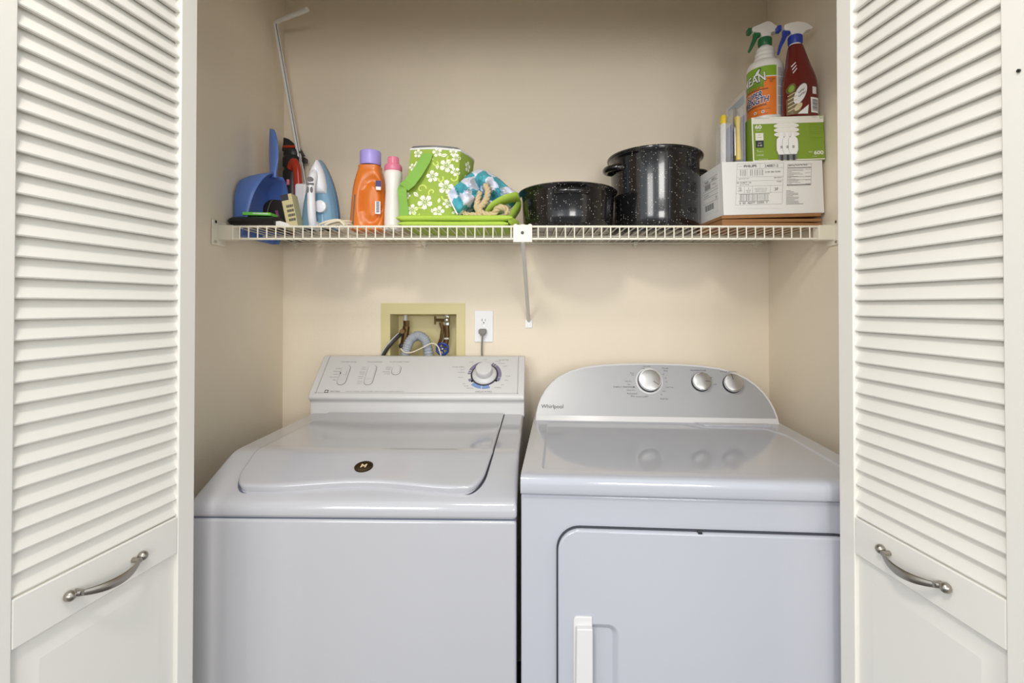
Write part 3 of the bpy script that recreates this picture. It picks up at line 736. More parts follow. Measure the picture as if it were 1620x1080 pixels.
MB().box(-.012, .012, -.007, .007, 0, .012).build('body', YELL, sk, bevel=.002); MB().box(-.009, .006, -.006, .006, .011, .018).build('clip', BLACK, sk, bevel=.002)
c = W(440, 330, 1.53)
bc = thing('black_case', 'rounded black case standing between the blue dustpan and the beige box', 'case', (c.x, 1.525, ZT))
m = MB(); pf = rounded([(-.042, 0), (.05, 0), (.046, .06), (.028, .095), (-.015, .1), (-.036, .085)], .02)
m.prism(pf, -.018, .018, frame((0, 0, 0), (1, 0, 0), (0, 0, 1))); m.build('shell', BLACK, bc, bevel=.007, bseg=4)
m = MB(); m.tube(cat_rom([(-.024, -.0195, .004), (-.022, -.0195, .05), (-.010, -.0195, .09), (0, -.019, .094)], 5), .0022, 8).build('piping', DGREY, bc)
MB().box(.018, .026, -.0192, -.0178, .02, .06, Matrix.Rotation(R(-14), 4, 'Y')).build('purple_label', PURP, bc)
c0 = W(463, 357, 1.455); 
bb = thing('beige_box', 'slim beige box with dark print leaning towards the iron', 'box', (c0.x, 1.462, ZT))
Mt = Matrix.Translation((.006, 0, .001)) @ Matrix.Rotation(R(-12), 4, 'Y')
m = MB().use(BEIGEB); m.box(-.016, .016, -.02, .02, 0, .100, Mt); m.use(GASK_GAP).box(-.0163, .006, -.0205, .0205, .082, .1003, Mt)
m.build('carton', BEIGEB, bb, bevel=.0012)
Mf = Mt @ frame((.006, -.0206, .04), (1, 0, 0), (0, 0, 1)); m = MB()
for i in range(4): [m.box(-.011+.0034*k, -.0089+.0034*k+.0004*((k+i) % 2), .020-.0135*i, .0275-.0135*i, 0, .0004, Mf) for k in range(6)]
m.build('printed_text', DINK, bb)
c = W(478, 307, 1.62)
wc = thing('plastic_cup', 'small white plastic cup peeking out behind the iron', 'cup', (c.x, 1.62, ZT+0))
MB().box(-.018, .02, -.018, .018, 0, c.z+.032-ZT).build('cup_body', IRONW, wc, bevel=.008)

# steam iron standing on its heel
q = W(509, 357, 1.50)
ir = thing('steam_iron', 'blue and white steam iron standing on its heel beside the orange detergent jug', 'iron', (q.x-.002, 1.505, ZT))
L = .215
hdir = Vector((.02, -1, 0)).normalized(); sdir = Vector((1, .02, 0)).normalized()
MI = Matrix((Vector((0, 0, 1)), sdir, hdir)).transposed().to_4x4()
# local: x = towards tip (up), y = width, z = height above sole
def ioutl(s, z, n=22, x0=0.0, tip=1.0, yo=0.0):
    pts = []
    for i in range(n+1):
        t = (i/n); t = 1-(1-t)**1.5; x = x0+(L*tip-x0)*t
        pts.append((x, yo+.055*s*max(0, 1-t**2.2)**.85 if t < .999 else yo, z))
    return pts+[(x, 2*yo-y, zz) for x, y, zz in reversed(pts[:-1])]
m = MB(); m.loft([ioutl(1, -.006, x0=.004), ioutl(1.0, .0, x0=.004)], True, True, MI); m.build('soleplate', SOLE, ir)
m = MB(); m.loft([ioutl(.98, .0), ioutl(1.0, .006), ioutl(.95, .018, tip=.99), ioutl(.84, .030, tip=.97), ioutl(.62, .038, tip=.93), ioutl(.4, .041, tip=.88)], True, True, MI); m.build('water_tank', IRONT, ir, angle=60)
m = MB(); m.loft([ioutl(1.025, .002), ioutl(1.04, .009), ioutl(1.0, .014, tip=.995)], True, True, MI); m.build('skirt', IRONB, ir)
# white upper shell from the nose down to the handle, then the slim grip
m = MB(); m.loft([ioutl(.52, .034, x0=.105, tip=.965), ioutl(.50, .046, x0=.108, tip=.95), ioutl(.40, .054, x0=.115, tip=.90), ioutl(.2, .058, x0=.12, tip=.84)], True, True, MI); m.build('upper_shell', IRONW, ir, angle=60)
m = MB()
pth = cat_rom([(.0, 0, .060), (.03, 0, .072), (.08, 0, .078), (.12, 0, .076), (.15, 0, .064), (.17, 0, .046)], 6)
m.tube(pth, [.0125]*12+[.0120]*8+[.013]*6+[.011]*5, 16, M=MI, flat=.9)
m.tube([(.010, 0, .03), (.010, 0, .065)], .013, 14, M=MI); m.build('handle', IRONW, ir, angle=60)
B0_ = MI @ Matrix.Translation((0, 0, .0))
m = MB(); m.prism([(x+.137, y) for x, y in rrect(-.0065, .0065, -.008, .008, .006)], .078, .0845, MI @ Matrix.Translation((.0, 0, 0.004)) @ Matrix.Rotation(R(0), 4, 'Y')); m.build('steam_button', IRONG, ir)
for yy in (-.0052, .0052): m = MB(); m.sphere((.106, yy, .0895), (.009, .0036, .003), MI); m.build('button', IRONG, ir)
m = MB(); m.box(.121, .1255, -.0095, .0095, .084, .0905, MI); m.build('switch', IRONG, ir)
m = MB(); m.lathe([(.018, 0), (.018, .012), (.015, .014)], 24, MI @ Matrix.Translation((.066, .014, .040))); m.build('steam_dial', IRONW, ir)
m = MB(); m.box(0, .004, -.05, .05, 0, .085, MI); m.build('heel', IRONB, ir, bevel=.0015)
# cord bundle
q = W(531, 352, 1.45)
cb = thing('iron_cord', 'off-white power cord coiled on the shelf between the iron and the orange jug', 'cord', (q.x+.002, 1.47, ZT+.0035))
m = MB(); pp = []
for i in range(140):
    t = i/139*2*math.pi*4.5; k = i/139
    pp.append((.033*math.cos(t)*(1-.15*math.sin(3*k*6)), .040*math.sin(t)*(1-.2*k), .003+.013*k+.003*math.sin(t*1.3)+.003*math.cos(t)))
m.tube(pp, .0033, 8); m.tube(cat_rom([(-.045, -.04, .0), (-.03, -.05, .006), (-.005, -.05, .014), (.02, -.045, .016), (.034, -.03, .004), (.036, .0, 0)], 6), .0035, 8)
m.tube(cat_rom([(-.02, -.054, .001), (.0, -.055, .009), (.022, -.054, .013), (.035, -.05, .001)], 6), .0035, 8)
m.build('cord_coil', OFFW, cb)

# orange jug
q = W(584, 300, 1.52)
jg = thing('detergent_jug', 'orange laundry detergent jug with a lilac cap', 'detergent jug', (q.x, 1.52, ZT))
H = [(0, .050, .036), (.004, .054, .040), (.03, .0535, .040), (.09, .0500, .040), (.13, .0465, .040), (.155, .042, .038), (.175, .0375, .034), (.188, .0335, .031), (.193, .0325, .0315), (.204, .0325, .0325)]
def hint(z):
    for (z0, a0, b0), (z1, a1, b1) in zip(H, H[1:]):
        if z <= z1: t = (z-z0)/(z1-z0); return a0+(a1-a0)*t, b0+(b1-b0)*t
    return H[-1][1:]
m = MB(); rings = []
NS = 64
zs = [0, .002, .004, .008]+[.012+i*.004 for i in range(48)]
def jug_pt(a, z, off=0):
    hw, hd = hint(min(z, .204)); c, s = math.cos(a), math.sin(a); p = .55
    xr = hw*math.copysign(abs(c)**p, c); y = hd*math.copysign(abs(s)**p, s)
    cx = .004*(z/.2)*1.0
    # moulded grip: groove around a D-shaped handle on the front right
    gx, gz = xr-.016, z-.088; d = math.sqrt((gx/.030)**2+(gz/.066)**2)
    if s < 0:
        y += .013*math.exp(-((d-1)/.20)**2) + (.012*max(0, 1-d)**.5 if d < 1 and gx > -.02 else 0)*.5
    return Vector((xr+cx, y-(off if s < 0 else -off), z))
for z in zs: rings.append([jug_pt(2*math.pi*j/NS, z) for j in range(NS)])
m.loft(rings); m.build('jug_body', ORNG, jg, angle=60)
m = MB(); m.lathe([(.0305, .204), (.0315, .206), (.0315, .243), (.0295, .2475), (.027, .2485)], 40, Matrix.Translation((.004, 0, 0))); m.build('cap', LILAC, jg)
m = MB(); V = []
for i in range(13):
    z = .01+.098*i/12; hw, hd = hint(z); x = -hw*.73
    for dx_ in (0, .0045): 
        aa = math.acos(min(1, abs((x+dx_)/hw))**(1/.55)); V.append(jug_pt(-(math.pi-aa), z, .0006))
m.add(V, [(2*i, 2*i+1, 2*i+3, 2*i+2) for i in range(12)]); m.build('level_stripe', IRONG, jg)
Ml = frame((.0405, -.0408, .10), (1, .35, 0), (0, 0, 1))
m = MB().use(LABW); m.box(-.009, .006, -.052, -.014, -.001, .0006, Ml); 
m2 = MB().use(LABW); m2.box(-.007, .007, .020, .034, -.001, .0006, Ml); m2.use(NAVY).box(-.008, .008, .030, .048, -.001, .0010, Ml); m2.build('brand_label', NAVY, jg)
m.use(NAVY)
for i in range(14): m.box(-.006, .003, -.048+.0024*i, -.0468+.0024*i+.0006*(i % 2), .0006, .0010, Ml)
m.build('barcode_label', LABW, jg)
# slim white bottle
q = W(622, 300, 1.49)
sb = thing('softener_bottle', 'slim white bottle with a pink cap between the orange jug and the floral bag', 'bottle', (q.x, 1.49, ZT))
m = MB(); m.lathe([(.022, 0), (.0255, .003), (.0262, .02), (.0255, .06), (.0235, .095), (.0225, .115), (.0235, .14), (.0262, .158), (.0268, .168), (.0255, .177), (.022, .18)], 36); m.build('bottle_body', BOTW, sb, angle=60)
m = MB(); m.lathe([(.025, .178), (.0262, .18), (.0262, .192), (.023, .198), (.0165, .2), (.0165, .2175), (.0155, .2205), (.012, .221)], 36)
for k in range(16): m.tube([(.0165*math.cos(k*.3927), .0165*math.sin(k*.3927), .201), (.0165*math.cos(k*.3927), .0165*math.sin(k*.3927), .216)], .0009, 5)
m.build('cap', PINK, sb)

# folded lime beach bag
q0 = W(629, 350, 1.42); q1 = W(812, 350, 1.42)
fb = thing('folded_bag', 'lime green fabric bag folded flat under the floral bag', 'bag', ((q0.x+q1.x)/2, 1.40, ZT)); hw = (q1.x-q0.x)/2
m = MB()
for z0, z1, xa, xb, y0 in ((0, .0145, -hw+.004, hw-.014, .006), (.0155, .0318, -hw, hw-.002, .002)):
    rg = []
    for i in range(25):
        t = i/24; x = xa+(xb-xa)*t; sag = .0025*math.sin(t*9+z0*300)
        k = min(1, .35+min(t, 1-t)*14); zc = (z0+z1)/2; hz_ = (z1-z0)/2*k
        rg.append([(x, y0+.008-.008*math.cos(a)+sag*.4, zc+sag*.25+hz_*math.sin(a)) for a in [-1.57, -1, -.5, 0, .5, 1, 1.57]]+[(x, .19, zc+hz_), (x, .19, zc-hz_)])
    m.loft(rg)
m.add([(hw-.012, .004, .030), (hw+.016, .02, .016), (hw-.002, .02, .002), (hw-.014, .008, .012), (hw-.012, .08, .030), (hw+.016, .09, .016), (hw-.002, .08, .002), (hw-.014, .08, .012)], [(0, 1, 2, 3), (7, 6, 5, 4), (0, 4, 5, 1), (1, 5, 6, 2), (2, 6, 7, 3), (3, 7, 4, 0)])
m.build('folded_fabric', LIME, fb, angle=60)
base = Vector(fb.location)
c1 = [W(766, 340, 1.46), W(776, 326, 1.445), W(793, 315, 1.44), (W(808, 310, 1.45)), W(819, 309, 1.47), W(818, 322, 1.50), W(808, 338, 1.51), W(800, 347, 1.50)]
pc_ = cat_rom([p-base for p in c1], 6); V = []
for i, p in enumerate(pc_):
    t = i/(len(pc_)-1); V += [p+Vector((0, -.008, .006)), p+Vector((.004+.008*t, .028, -.012))]
m = MB(); m.add(V, [(2*i, 2*i+1, 2*i+3, 2*i+2) for i in range(len(pc_)-1)]); m.build('strap', LIME, fb, solid=.003)

# floral cooler bag
zb = ZT+.0325
q = W(684, 345, 1.50)
fl = thing('cooler_bag', 'green insulated bag with white hibiscus print and zip top', 'bag', (q.x, 1.50, zb))
TL, TR = W(650, 237, 1.47), W(728, 239, 1.47); BL, BR = W(638, 347, 1.44), W(722, 347, 1.44)
org = Vector(fl.location)
TL, TR, BL, BR = [p-org for p in (TL, TR, BL, BR)]; BL.z = BR.z = 0
def front(u, v):   # u 0..1 left-right, v 0..1 bottom-top
    p = BL.lerp(BR, u).lerp(TL.lerp(TR, u), v)
    bul = .014*math.sin(math.pi*min(1, max(0, u)))*(.4+.6*v) + .003*math.sin(u*9+v*5)*v*(1-v)
    p.y -= bul; return p
def ringv(v, n=20):
    a = [front(i/n, v) for i in range(n+1)]
    wb = .115; l = a[0]; r = a[-1]
    rs = [Vector((r.x+.030*math.sin(math.pi*t*.55)*(.5+.5*v), r.y+wb*t, r.z)) for t in (.08, .2, .4, .6, .8, 1)]
    ls = [Vector((l.x+.008*math.sin(math.pi*t), l.y+wb*t, l.z)) for t in (1, .8, .6, .4, .2)]
    return a+rs+ls
m = MB(); m.loft([ringv(v/24) for v in range(25)], True, True)
bodyb = m.build('bag_body', BAGG, fl, angle=50)
def sp(u, v): return front(u, v)+Vector((0, -.0012, 0))
Wm, Hm = (BR-BL).length, (TL-BL).length
def mf(x, y):
    if x <= Wm: return sp(x/Wm, y/Hm)
    v = y/Hm; b = front(1, v); t = (x-Wm)/.115     # carries on round the right side
    return Vector((b.x+.030*math.sin(math.pi*t*.55)*(.5+.5*v)+.0014, b.y+.115*t, b.z))
m = MB()
def flower(cx, cy, r, a0):
    m.use(BAGW)
    for k in range(5):
        a = a0+k*1.2566; V = [mf(cx, cy)]; 
        for i in range(9):
            t = -1+2*i/8; rr = r*(1-.30*abs(t)**3+.06*math.cos(t*9)); aa = a+t*.50; V.append(mf(cx+rr*math.cos(aa), cy+rr*math.sin(aa)))
        m.add(V, [(0, i, i+1) for i in range(1, 9)])
    m.use(BAGG)
    for k in range(5):
        a = a0+k*1.2566; V = []
        for t_, wd in ((.12, .10), (.55, .02)):
            for s in (-1, 1): V.append(mf(cx+r*t_*math.cos(a)-s*wd*r*math.sin(a), cy+r*t_*math.sin(a)+s*wd*r*math.cos(a))+Vector((0, -.0005, 0)))
        m.add(V, [(0, 1, 3, 2)])
def leaf(cx, cy, l, a):
    m.use(BAGW); V = []
    for i in range(9):
        t = i/8; wd = .26*l*math.sin(math.pi*t)
        for s in (-1, 1): V.append(mf(cx+l*t*math.cos(a)-s*wd*math.sin(a), cy+l*t*math.sin(a)+s*wd*math.cos(a)))
    m.add(V, [(2*i, 2*i+1, 2*i+3, 2*i+2) for i in range(8)])
    m.use(BAGG); V = []
    for i in range(5):
        t = .15+.6*i/4; wd = .035*l
        for s in (-1, 1): V.append(mf(cx+l*t*math.cos(a)-s*wd*math.sin(a), cy+l*t*math.sin(a)+s*wd*math.cos(a))+Vector((0, -.0005, 0)))
    m.add(V, [(2*i, 2*i+1, 2*i+3, 2*i+2) for i in range(4)])
def swirl(cx, cy, r, a0, d=1):
    m.use(BAGY); V = []
    for i in range(25):
        t = i/24; rr = r*(1-.75*t); aa = a0+d*t*5.0
        for w_ in (-.8, .8): V.append(mf(cx+(rr+w_*.0028)*math.cos(aa), cy+(rr+w_*.0028)*math.sin(aa)))
    m.add(V, [(2*i, 2*i+1, 2*i+3, 2*i+2) for i in range(24)])
sc = Wm/430.0   # source drawing is 430 units wide
def fx(zx, zy): # from positions on the printed cloth (x right, y down, 0..430 wide, 620 high)
    v = 1-(zy/620.0); return zx*sc, v*Hm
for zx, zy, r, a in ((70, 560, 50, .3), (170, 490, 66, .9), (330, 350, 66, .2), (215, 255, 55, .5), (325, 150, 62, 1.2), (70, 40, 40, .2), (35, 165, 34, .7), (240, 30, 44, .6), (400, 70, 40, 0), (400, 200, 42, .9), (285, 575, 50, .1), (355, 500, 44, .8), (375, 20, 36, .4), (15, 430, 30, 0), (560, 110, 52, .3), (640, 330, 55, .8), (520, 440, 48, .1), (600, 560, 50, .5), (720, 180, 50, 0)):
    x, y = fx(zx, zy); flower(x, y, r*sc*.95, a)
for zx, zy, l, a in ((60, 110, 55, -1.3), (110, 440, 60, 2.4), (250, 190, 50, 1.6), (270, 65, 60, .3), (240, 590, 40, 1.9), (280, 500, 45, 1.4), (370, 400, 45, 1.1), (390, 590, 40, .4), (520, 250, 60, 1.2), (620, 470, 50, .4)):
    x, y = fx(zx, zy); leaf(x, y, l*sc, a)
for zx, zy, r, a, d in ((130, 370, 42, 0, 1), (385, 260, 50, 2, -1), (120, 590, 48, 1, 1), (340, 440, 36, 3, 1), (280, 280, 30, 1, -1), (180, 120, 34, .5, 1), (350, 90, 30, 2, 1), (220, 400, 30, 4, -1), (590, 240, 44, 1, 1), (55, 320, 34, 2, -1), (20, 560, 30, 1, 1), (240, 130, 28, 3, 1), (560, 520, 40, 2, -1)):
    x, y = fx(zx, zy); swirl(x, y, r*sc, a, d)
m.build('hibiscus_print', BAGW, bodyb, recalc=False)
tr = ringv(1.0); m = MB(); m.tube([p+Vector((0, 0, .0015)) for p in tr], .0032, 8, closed=True); m.build('zip_trim', LABW, fl)
m = MB(); m.loft([[p+Vector((0, .002, .0)) for p in tr], [p*.985+Vector((0, .002, .010)) for p in tr], [Vector((p.x*.9, p.y*.9, p.z+.012)) for p in tr]], True, True); m.build('bag_top', BAGF, fl)
def strapseg(P, wd, name='strap'):
    m = MB(); V = []
    for p, side_ in P:
        p = Vector(p); s_ = Vector(side_).normalized()*wd/2; V += [p-s_, p+s_]
    m.add(V, [(2*i, 2*i+1, 2*i+3, 2*i+2) for i in range(len(P)-1)]); return m.build(name, LIMED, fl, solid=.0016, smooth=False)
f0 = lambda px, py, d: W(px, py, d)-org
strapseg([(f0(676, 243, 1.446), (1, 0, -.05)), (f0(672, 254, 1.440), (1, 0, -.3)), (f0(661, 272, 1.430), (.8, 0, -.6)), (f0(648, 289, 1.424), (.78, 0, -.62)), (f0(639, 296, 1.428), (.78, 0, -.62))], .032)
strapseg([(f0(636, 289, 1.436), (.7, 0, .75)), (f0(636, 298, 1.428), (1, 0, .2)), (f0(637, 312, 1.428), (1, 0, -.25)), (f0(639, 326, 1.43), (1, 0, -.1)), (f0(639, 342, 1.432), (1, 0, 0))], .026)

# crumpled checked cloth bag
ck = thing('checked_cloth_bag', 'crumpled blue and white checked cloth bag slumped beside the green floral bag', 'bag', tuple(W(760, 338, 1.56)))
org = Vector(ck.location)
sil = [(708, 307), (715, 298), (728, 287), (741, 276), (752, 269), (762, 268), (772, 272), (783, 277), (793, 285), (803, 294), (816, 303), (824, 309), (818, 320), (800, 336), (780, 341), (752, 341), (735, 340), (728, 342), (722, 333), (716, 322), (710, 314)]
SB = [W(x, y, 1.535-.120*min(1, max(0, (750-x)/30)))-org for x, y in sil]; SBc = cat_rom(SB, 4, closed=True); cen = W(763, 312, 1.525)-org
m = MB(); rings = []; NR = 14
for side_ in (-1, 1):
    rg = []
    for i in range(NR+1):
        t = max(.02, i/NR); ring = []
        for j, b in enumerate(SBc):
            p = cen.lerp(b, t); d = .050*math.sqrt(max(0, 1-t*t))*(min(1, max(.25, (p.x-SB[0].x)/.06))); nz = .022-abs(noise.noise(Vector((p.x*22, p.z*24+p.x*14, side_*3))))*.070 - abs(noise.noise(Vector((p.x*48, p.z*40, 7))))*.018
            fold = .012*abs(math.sin(math.atan2(p.z-cen.z, p.x-cen.x)*3.5+p.x*20))
            k = min(1, (1-t)*3); ring.append(Vector((p.x, p.y+side_*(d+k*(nz+fold)), p.z)))
        rg.append(ring)
    rings.append(rg)
full = rings[0]+list(reversed(rings[1]))[1:]
m.loft(full); m.build('cloth', CHECK, ck, angle=38)
m = MB(); m.tube([p+Vector((0, -.002, .001)) for p in cat_rom([W(709, 309, 1.412)-org, W(716, 325, 1.412)-org, W(724, 340, 1.414)-org], 5)], .0022, 6)
m.build('piping', LABW, ck); m = MB()
m.tube(cat_rom([W(775, 297, 1.482)-org, W(781, 295, 1.478)-org, W(781, 301, 1.477)-org, W(776, 304, 1.482)-org], 6), .0014, 6)
m.build('drawstring_loop', LABW, ck)
# twisted rope
rp = thing('twisted_rope', 'thick beige twisted rope handles lying on the folded lime bag', 'rope', tuple(W(765, 343, 1.44)))
org = Vector(rp.location)
def rope(P, r, name):
    path = cat_rom([Vector(p)-org for p in P], 14); m = MB(); tl = 0; S3 = [[], [], []]; prev = None
    for i, p in enumerate(path):
        a = path[max(0, i-1)]; b = path[min(len(path)-1, i+1)]; t = (b-a).normalized(); tl += (p-path[i-1]).length if i else 0
        up = prev or (Vector((0, -1, 0)) if abs(t.y) < .9 else Vector((1, 0, 0))); u = (up-t*up.dot(t)).normalized(); w_ = t.cross(u); prev = u
        for k in range(3):
            ang = tl/.040*2*math.pi+k*2.094; S3[k].append(p+(u*math.cos(ang)+w_*math.sin(ang))*r*.48)
    for k in range(3): m.tube(S3[k], r*.58, 8)
    return m.build(name, ROPE, rp, angle=70)
D0 = 1.435
rope([W(768, 293, 1.475), W(772, 303, 1.46), W(768, 318, D0+.01), W(758, 331, D0), W(766, 338.5, D0), W(780, 339, D0), W(786, 331, D0-.006), W(793, 328, D0-.008), W(801, 332, D0), W(803, 338.5, D0)], .0095, 'handle_rope')
rope([W(759, 304, 1.455), W(756, 316, D0+.012), W(754, 328, D0+.006), W(759, 337, D0-.002)], .0085, 'rope_end')
rope([W(733, 336, D0+.01), W(741, 339.5, D0), W(752, 339.5, D0), W(763, 340.5, D0-.006)], .0075, 'rope_end')

# ------------------------------------------------------------------ pots
def loop_handle(m, ang, r, z, w_, out, rr):
    P = []
    for i in range(13):
        t = math.pi*i/12; P.append((r-.004+out*math.sin(t)**.8 if i not in (0, 12) else r-.006, w_*math.cos(t), z))
    m.tube(P, rr, 12, M=Matrix.Rotation(ang, 4, 'Z'), flat=1.0)
q = W(898, 330, 1.535)
ro = thing('roasting_pot', 'low wide black speckled enamel pot in the middle of the shelf', 'pot', (q.x, 1.535, ZT))
m = MB(); m.lathe([(.120, .001), (.128, .0), (.134, .008), (.138, .03), (.143, .108), (.147, .113), (.1515, .1165), (.153, .1195), (.150, .1225), (.144, .1215), (.140, .112), (.135, .03), (.13, .012), (.0, .01)], 72, caps=False); m.add([(.12*math.cos(k*.0873), .12*math.sin(k*.0873), .001) for k in range(72)], [tuple(range(72))]); m.build('pot_body', SPECK, ro, angle=60)
for a in (-math.pi/2, math.pi/2-.2):
    m = MB(); loop_handle(m, a, .142, .0955, .044, .020, .0080); m.build('handle', SPECK, ro)
q = W(1036, 300, 1.60)
stk = thing('stock_pot', 'tall black speckled enamel stock pot with lid, right of the low pot', 'pot', (q.x, 1.605, ZT))
m = MB(); m.lathe([(.125, .001), (.132, .0), (.138, .01), (.1395, .06), (.1395, .232), (.143, .238), (.147, .242), (.147, .246), (.13, .244)], 72); m.build('pot_body', SPECK, stk, angle=60)
m = MB(); m.lathe([(.151, .244), (.1525, .2475), (.1505, .251), (.142, .252), (.13, .255), (.08, .264), (.03, .268), (.01, .269)], 72); ld = m.build('lid', SPECK, stk, angle=60)
m = MB(); m.lathe([(.008, .267), (.008, .276), (.015, .280), (.017, .286), (.015, .291), (.008, .294)], 24); m.build('lid_knob', BLACK, ld)
for a in (math.pi+.28, .12):
    m = MB(); loop_handle(m, a, .138, .203, .038, .034, .0105); m.build('handle', SPECK, stk)

# ------------------------------------------------------------------ right end: cartons and bottles
ZC0 = ZT
cbx = thing('flattened_cardboard', 'brown cardboard sheets stacked flat beneath the white carton', 'cardboard', (.562, 1.402, ZC0), R(3))
for i, (z0, z1, e) in enumerate(((0, .0095, -.006), (.0102, .0195, .004), (.0202, .0295, 0))):
    m = MB(); m.box(0-.004+e*.5, .288+e*.4, e, .172, z0, z1, Matrix.Rotation(R((0, -.9, -2.0)[i]), 4, 'Y'))
    for k in range(0): pass
    m.build('cardboard_sheet', BROWN, cbx, bevel=.0015)
ct = thing('white_carton', 'white cardboard carton with black shipping print on the right end of the shelf', 'box', (.5645, 1.406, ZC0+.0302), R(3)); 
CR = Matrix.Rotation(R(-2.0), 4, 'Y')
CW, CD, CH = .294, .168, .153
m = MB(); m.box(0, CW+.003, 0, CD, 0, CH, CR); m.build('carton', CARTN, ct, bevel=.002)
Mfn = frame((0, -.0006, 0), (1, 0, 0), (0, 0, 1)); Mfr = CR @ Mfn
sfx = .288/168.0   # metres per pixel on the front print
Mcw = (Matrix.Translation(ct.location) @ Matrix.Rotation(R(3), 4, 'Z') @ Mfr).inverted()
def CP(px, py): return on_panel(px, py, Mcw)
def ZQ(x, y): return CP(1150+x*170/1620.0, 240+y*110/1048.0)   # close-up coordinates of the carton print
m = MB().use(DINK)
def ln(x0, y0, x1, y1, th=.0006, fn=ZQ):
    a = Vector(fn(x0, y0)); b = Vector(fn(x1, y1)); d = (b-a).normalized(); n_ = Vector((-d.y, d.x))*th/2
    m.add([(p.x, p.y, .0003) for p in (a-n_, b-n_, b+n_, a+n_)], [(0, 1, 2, 3)], Mfr)
m.use(CARTN)
a = [ZQ(120, 150), ZQ(865, 140), ZQ(840, 850), ZQ(95, 855)]; m.add([(x, y, .0001) for x, y in a], [(0, 3, 2, 1)], Mfr)
m.use(INK)
for L_ in ((155, 185, 855, 165), (855, 165, 830, 785), (830, 785, 130, 805), (130, 805, 155, 185), (155, 268, 850, 240), (150, 385, 845, 368), (145, 448, 842, 425), (140, 522, 838, 505), (138, 632, 832, 608), (502, 176, 500, 250), (265, 520, 262, 628), (388, 516, 384, 622), (658, 510, 652, 614), (918, 190, 1275, 180), (1275, 180, 1265, 500), (1265, 500, 905, 515), (905, 515, 918, 190), (915, 380, 1265, 372), (915, 425, 1265, 415)): ln(*L_)
def ct_(s, x, y, size, mm=DINK, sxx=1.0, bold=.01, rot=0.018):
    X, Y = ZQ(x, y); m.use(mm); m.text(s, size, Mfr, x=X, y=Y, sx=sxx, bold=bold, rot=rot)
ct_('PHILIPS', 350, 218, .0095, sxx=1.25, bold=.03); ct_('24887-2', 672, 212, .0108, sxx=1.15); ct_('0190 286 02081', 695, 303, .0065, sxx=1.1)
ct_('EARTHLIGHT  60W', 252, 408, .0036); ct_('BC EL/MDT 120', 258, 468, .0056, sxx=1.1); ct_('14W 27K TWISTER', 260, 498, .0036); ct_('MINI DECO', 768, 390, .0045); ct_('TWIST', 785, 450, .0055)
ct_('12', 195, 555, .009); ct_('LAMPS', 195, 590, .0045); ct_('1', 325, 552, .007); ct_('UNIT OF', 323, 583, .0038); ct_('ISSUE', 323, 607, .0038); ct_('3F', 745, 565, .0125, sxx=1)
for i, s in enumerate(('compact fluorescent lamps', 'assembled in china from', 'imported components')): ct_(s, 510, 552+i*22, .0036, rot=.02, bold=0)
ct_('0  00  46677  22582  3', 400, 770, .0078, sxx=1.15)
ct_('U-HOOK', 200, 222, .003, INK)
random.seed(9)
def bars(x0, x1, y0, y1, n_, gaps=()):
    x = x0
    while x < x1:
        wd = random.choice((5, 7, 10, 14)); 
        if not any(g0 < x < g1 for g0, g1 in gaps): 
            dy0 = -(x-x0)*.028; ln(x, y0+dy0, x-1, y1+dy0, th=wd*.0001)
        x += wd+random.choice((6, 9, 12))
m.use(DINK); bars(205, 540, 275, 365, 20, ((310, 338), (385, 405))); bars(200, 628, 650, 742, 40)
ln(190, 645, 645, 630, .0011); ln(180, 750, 638, 738, .0011); ln(915, 242, 1270, 234, .0016)
ct_('Lighting Facts Per Bulb', 1065, 200, .0055, sxx=1.15)
for i in range(13):
    y = 265+i*18
    if y < 500: ln(920, y, 960+random.random()*190, y-3, .0006); ln(1180, y-2, 1262, y-6, .0005) if i % 3 == 0 else None
ln(905, 500, 1262, 490, .0016)
for i, w_ in enumerate((70, 115, 180, 180, 105, 190, 185, 130, 185, 190, 260)): ln(893, 588+i*20, 893+w_, 586+i*20-2, .0009)
m.build('printed_label', DINK, ct, recalc=False)
# left side print
Ms = CR @ frame((-.0006, CD, 0), (0, -1, 0), (0, 0, 1)); m = MB().use(CARTN)
m.box(.035, .140, .022, .132, -.0002, .0001, Ms); m.use(DINK)
m.text('PHILIPS', .0085, Ms, x=.062, y=.119, off=.0004, bold=.02); m.text('24887-2', .0095, Ms, x=.112, y=.119, off=.0004)
for k in range(18): m.box(.048+k*.0021+.001*(k % 3), .0492+k*.0021+.001*(k % 3), .096, .112, .0001, .0004, Ms)
m.text('0190 286', .006, Ms, x=.112, y=.104, off=.0004); m.text('BC EL/MDT', .006, Ms, x=.06, y=.078, off=.0004); m.text('3F', .011, Ms, x=.125, y=.062, off=.0004)
for zz in (.126, .114, .093, .085, .072, .055): m.box(.035, .14, zz, zz+.0006, .0001, .0004, Ms)
for k in range(24): m.box(.045+k*.0026+.0008*(k % 3), .0462+k*.0026+.0008*(k % 2), .032, .05, .0001, .0004, Ms)
m.build('printed_label', DINK, ct, recalc=False)

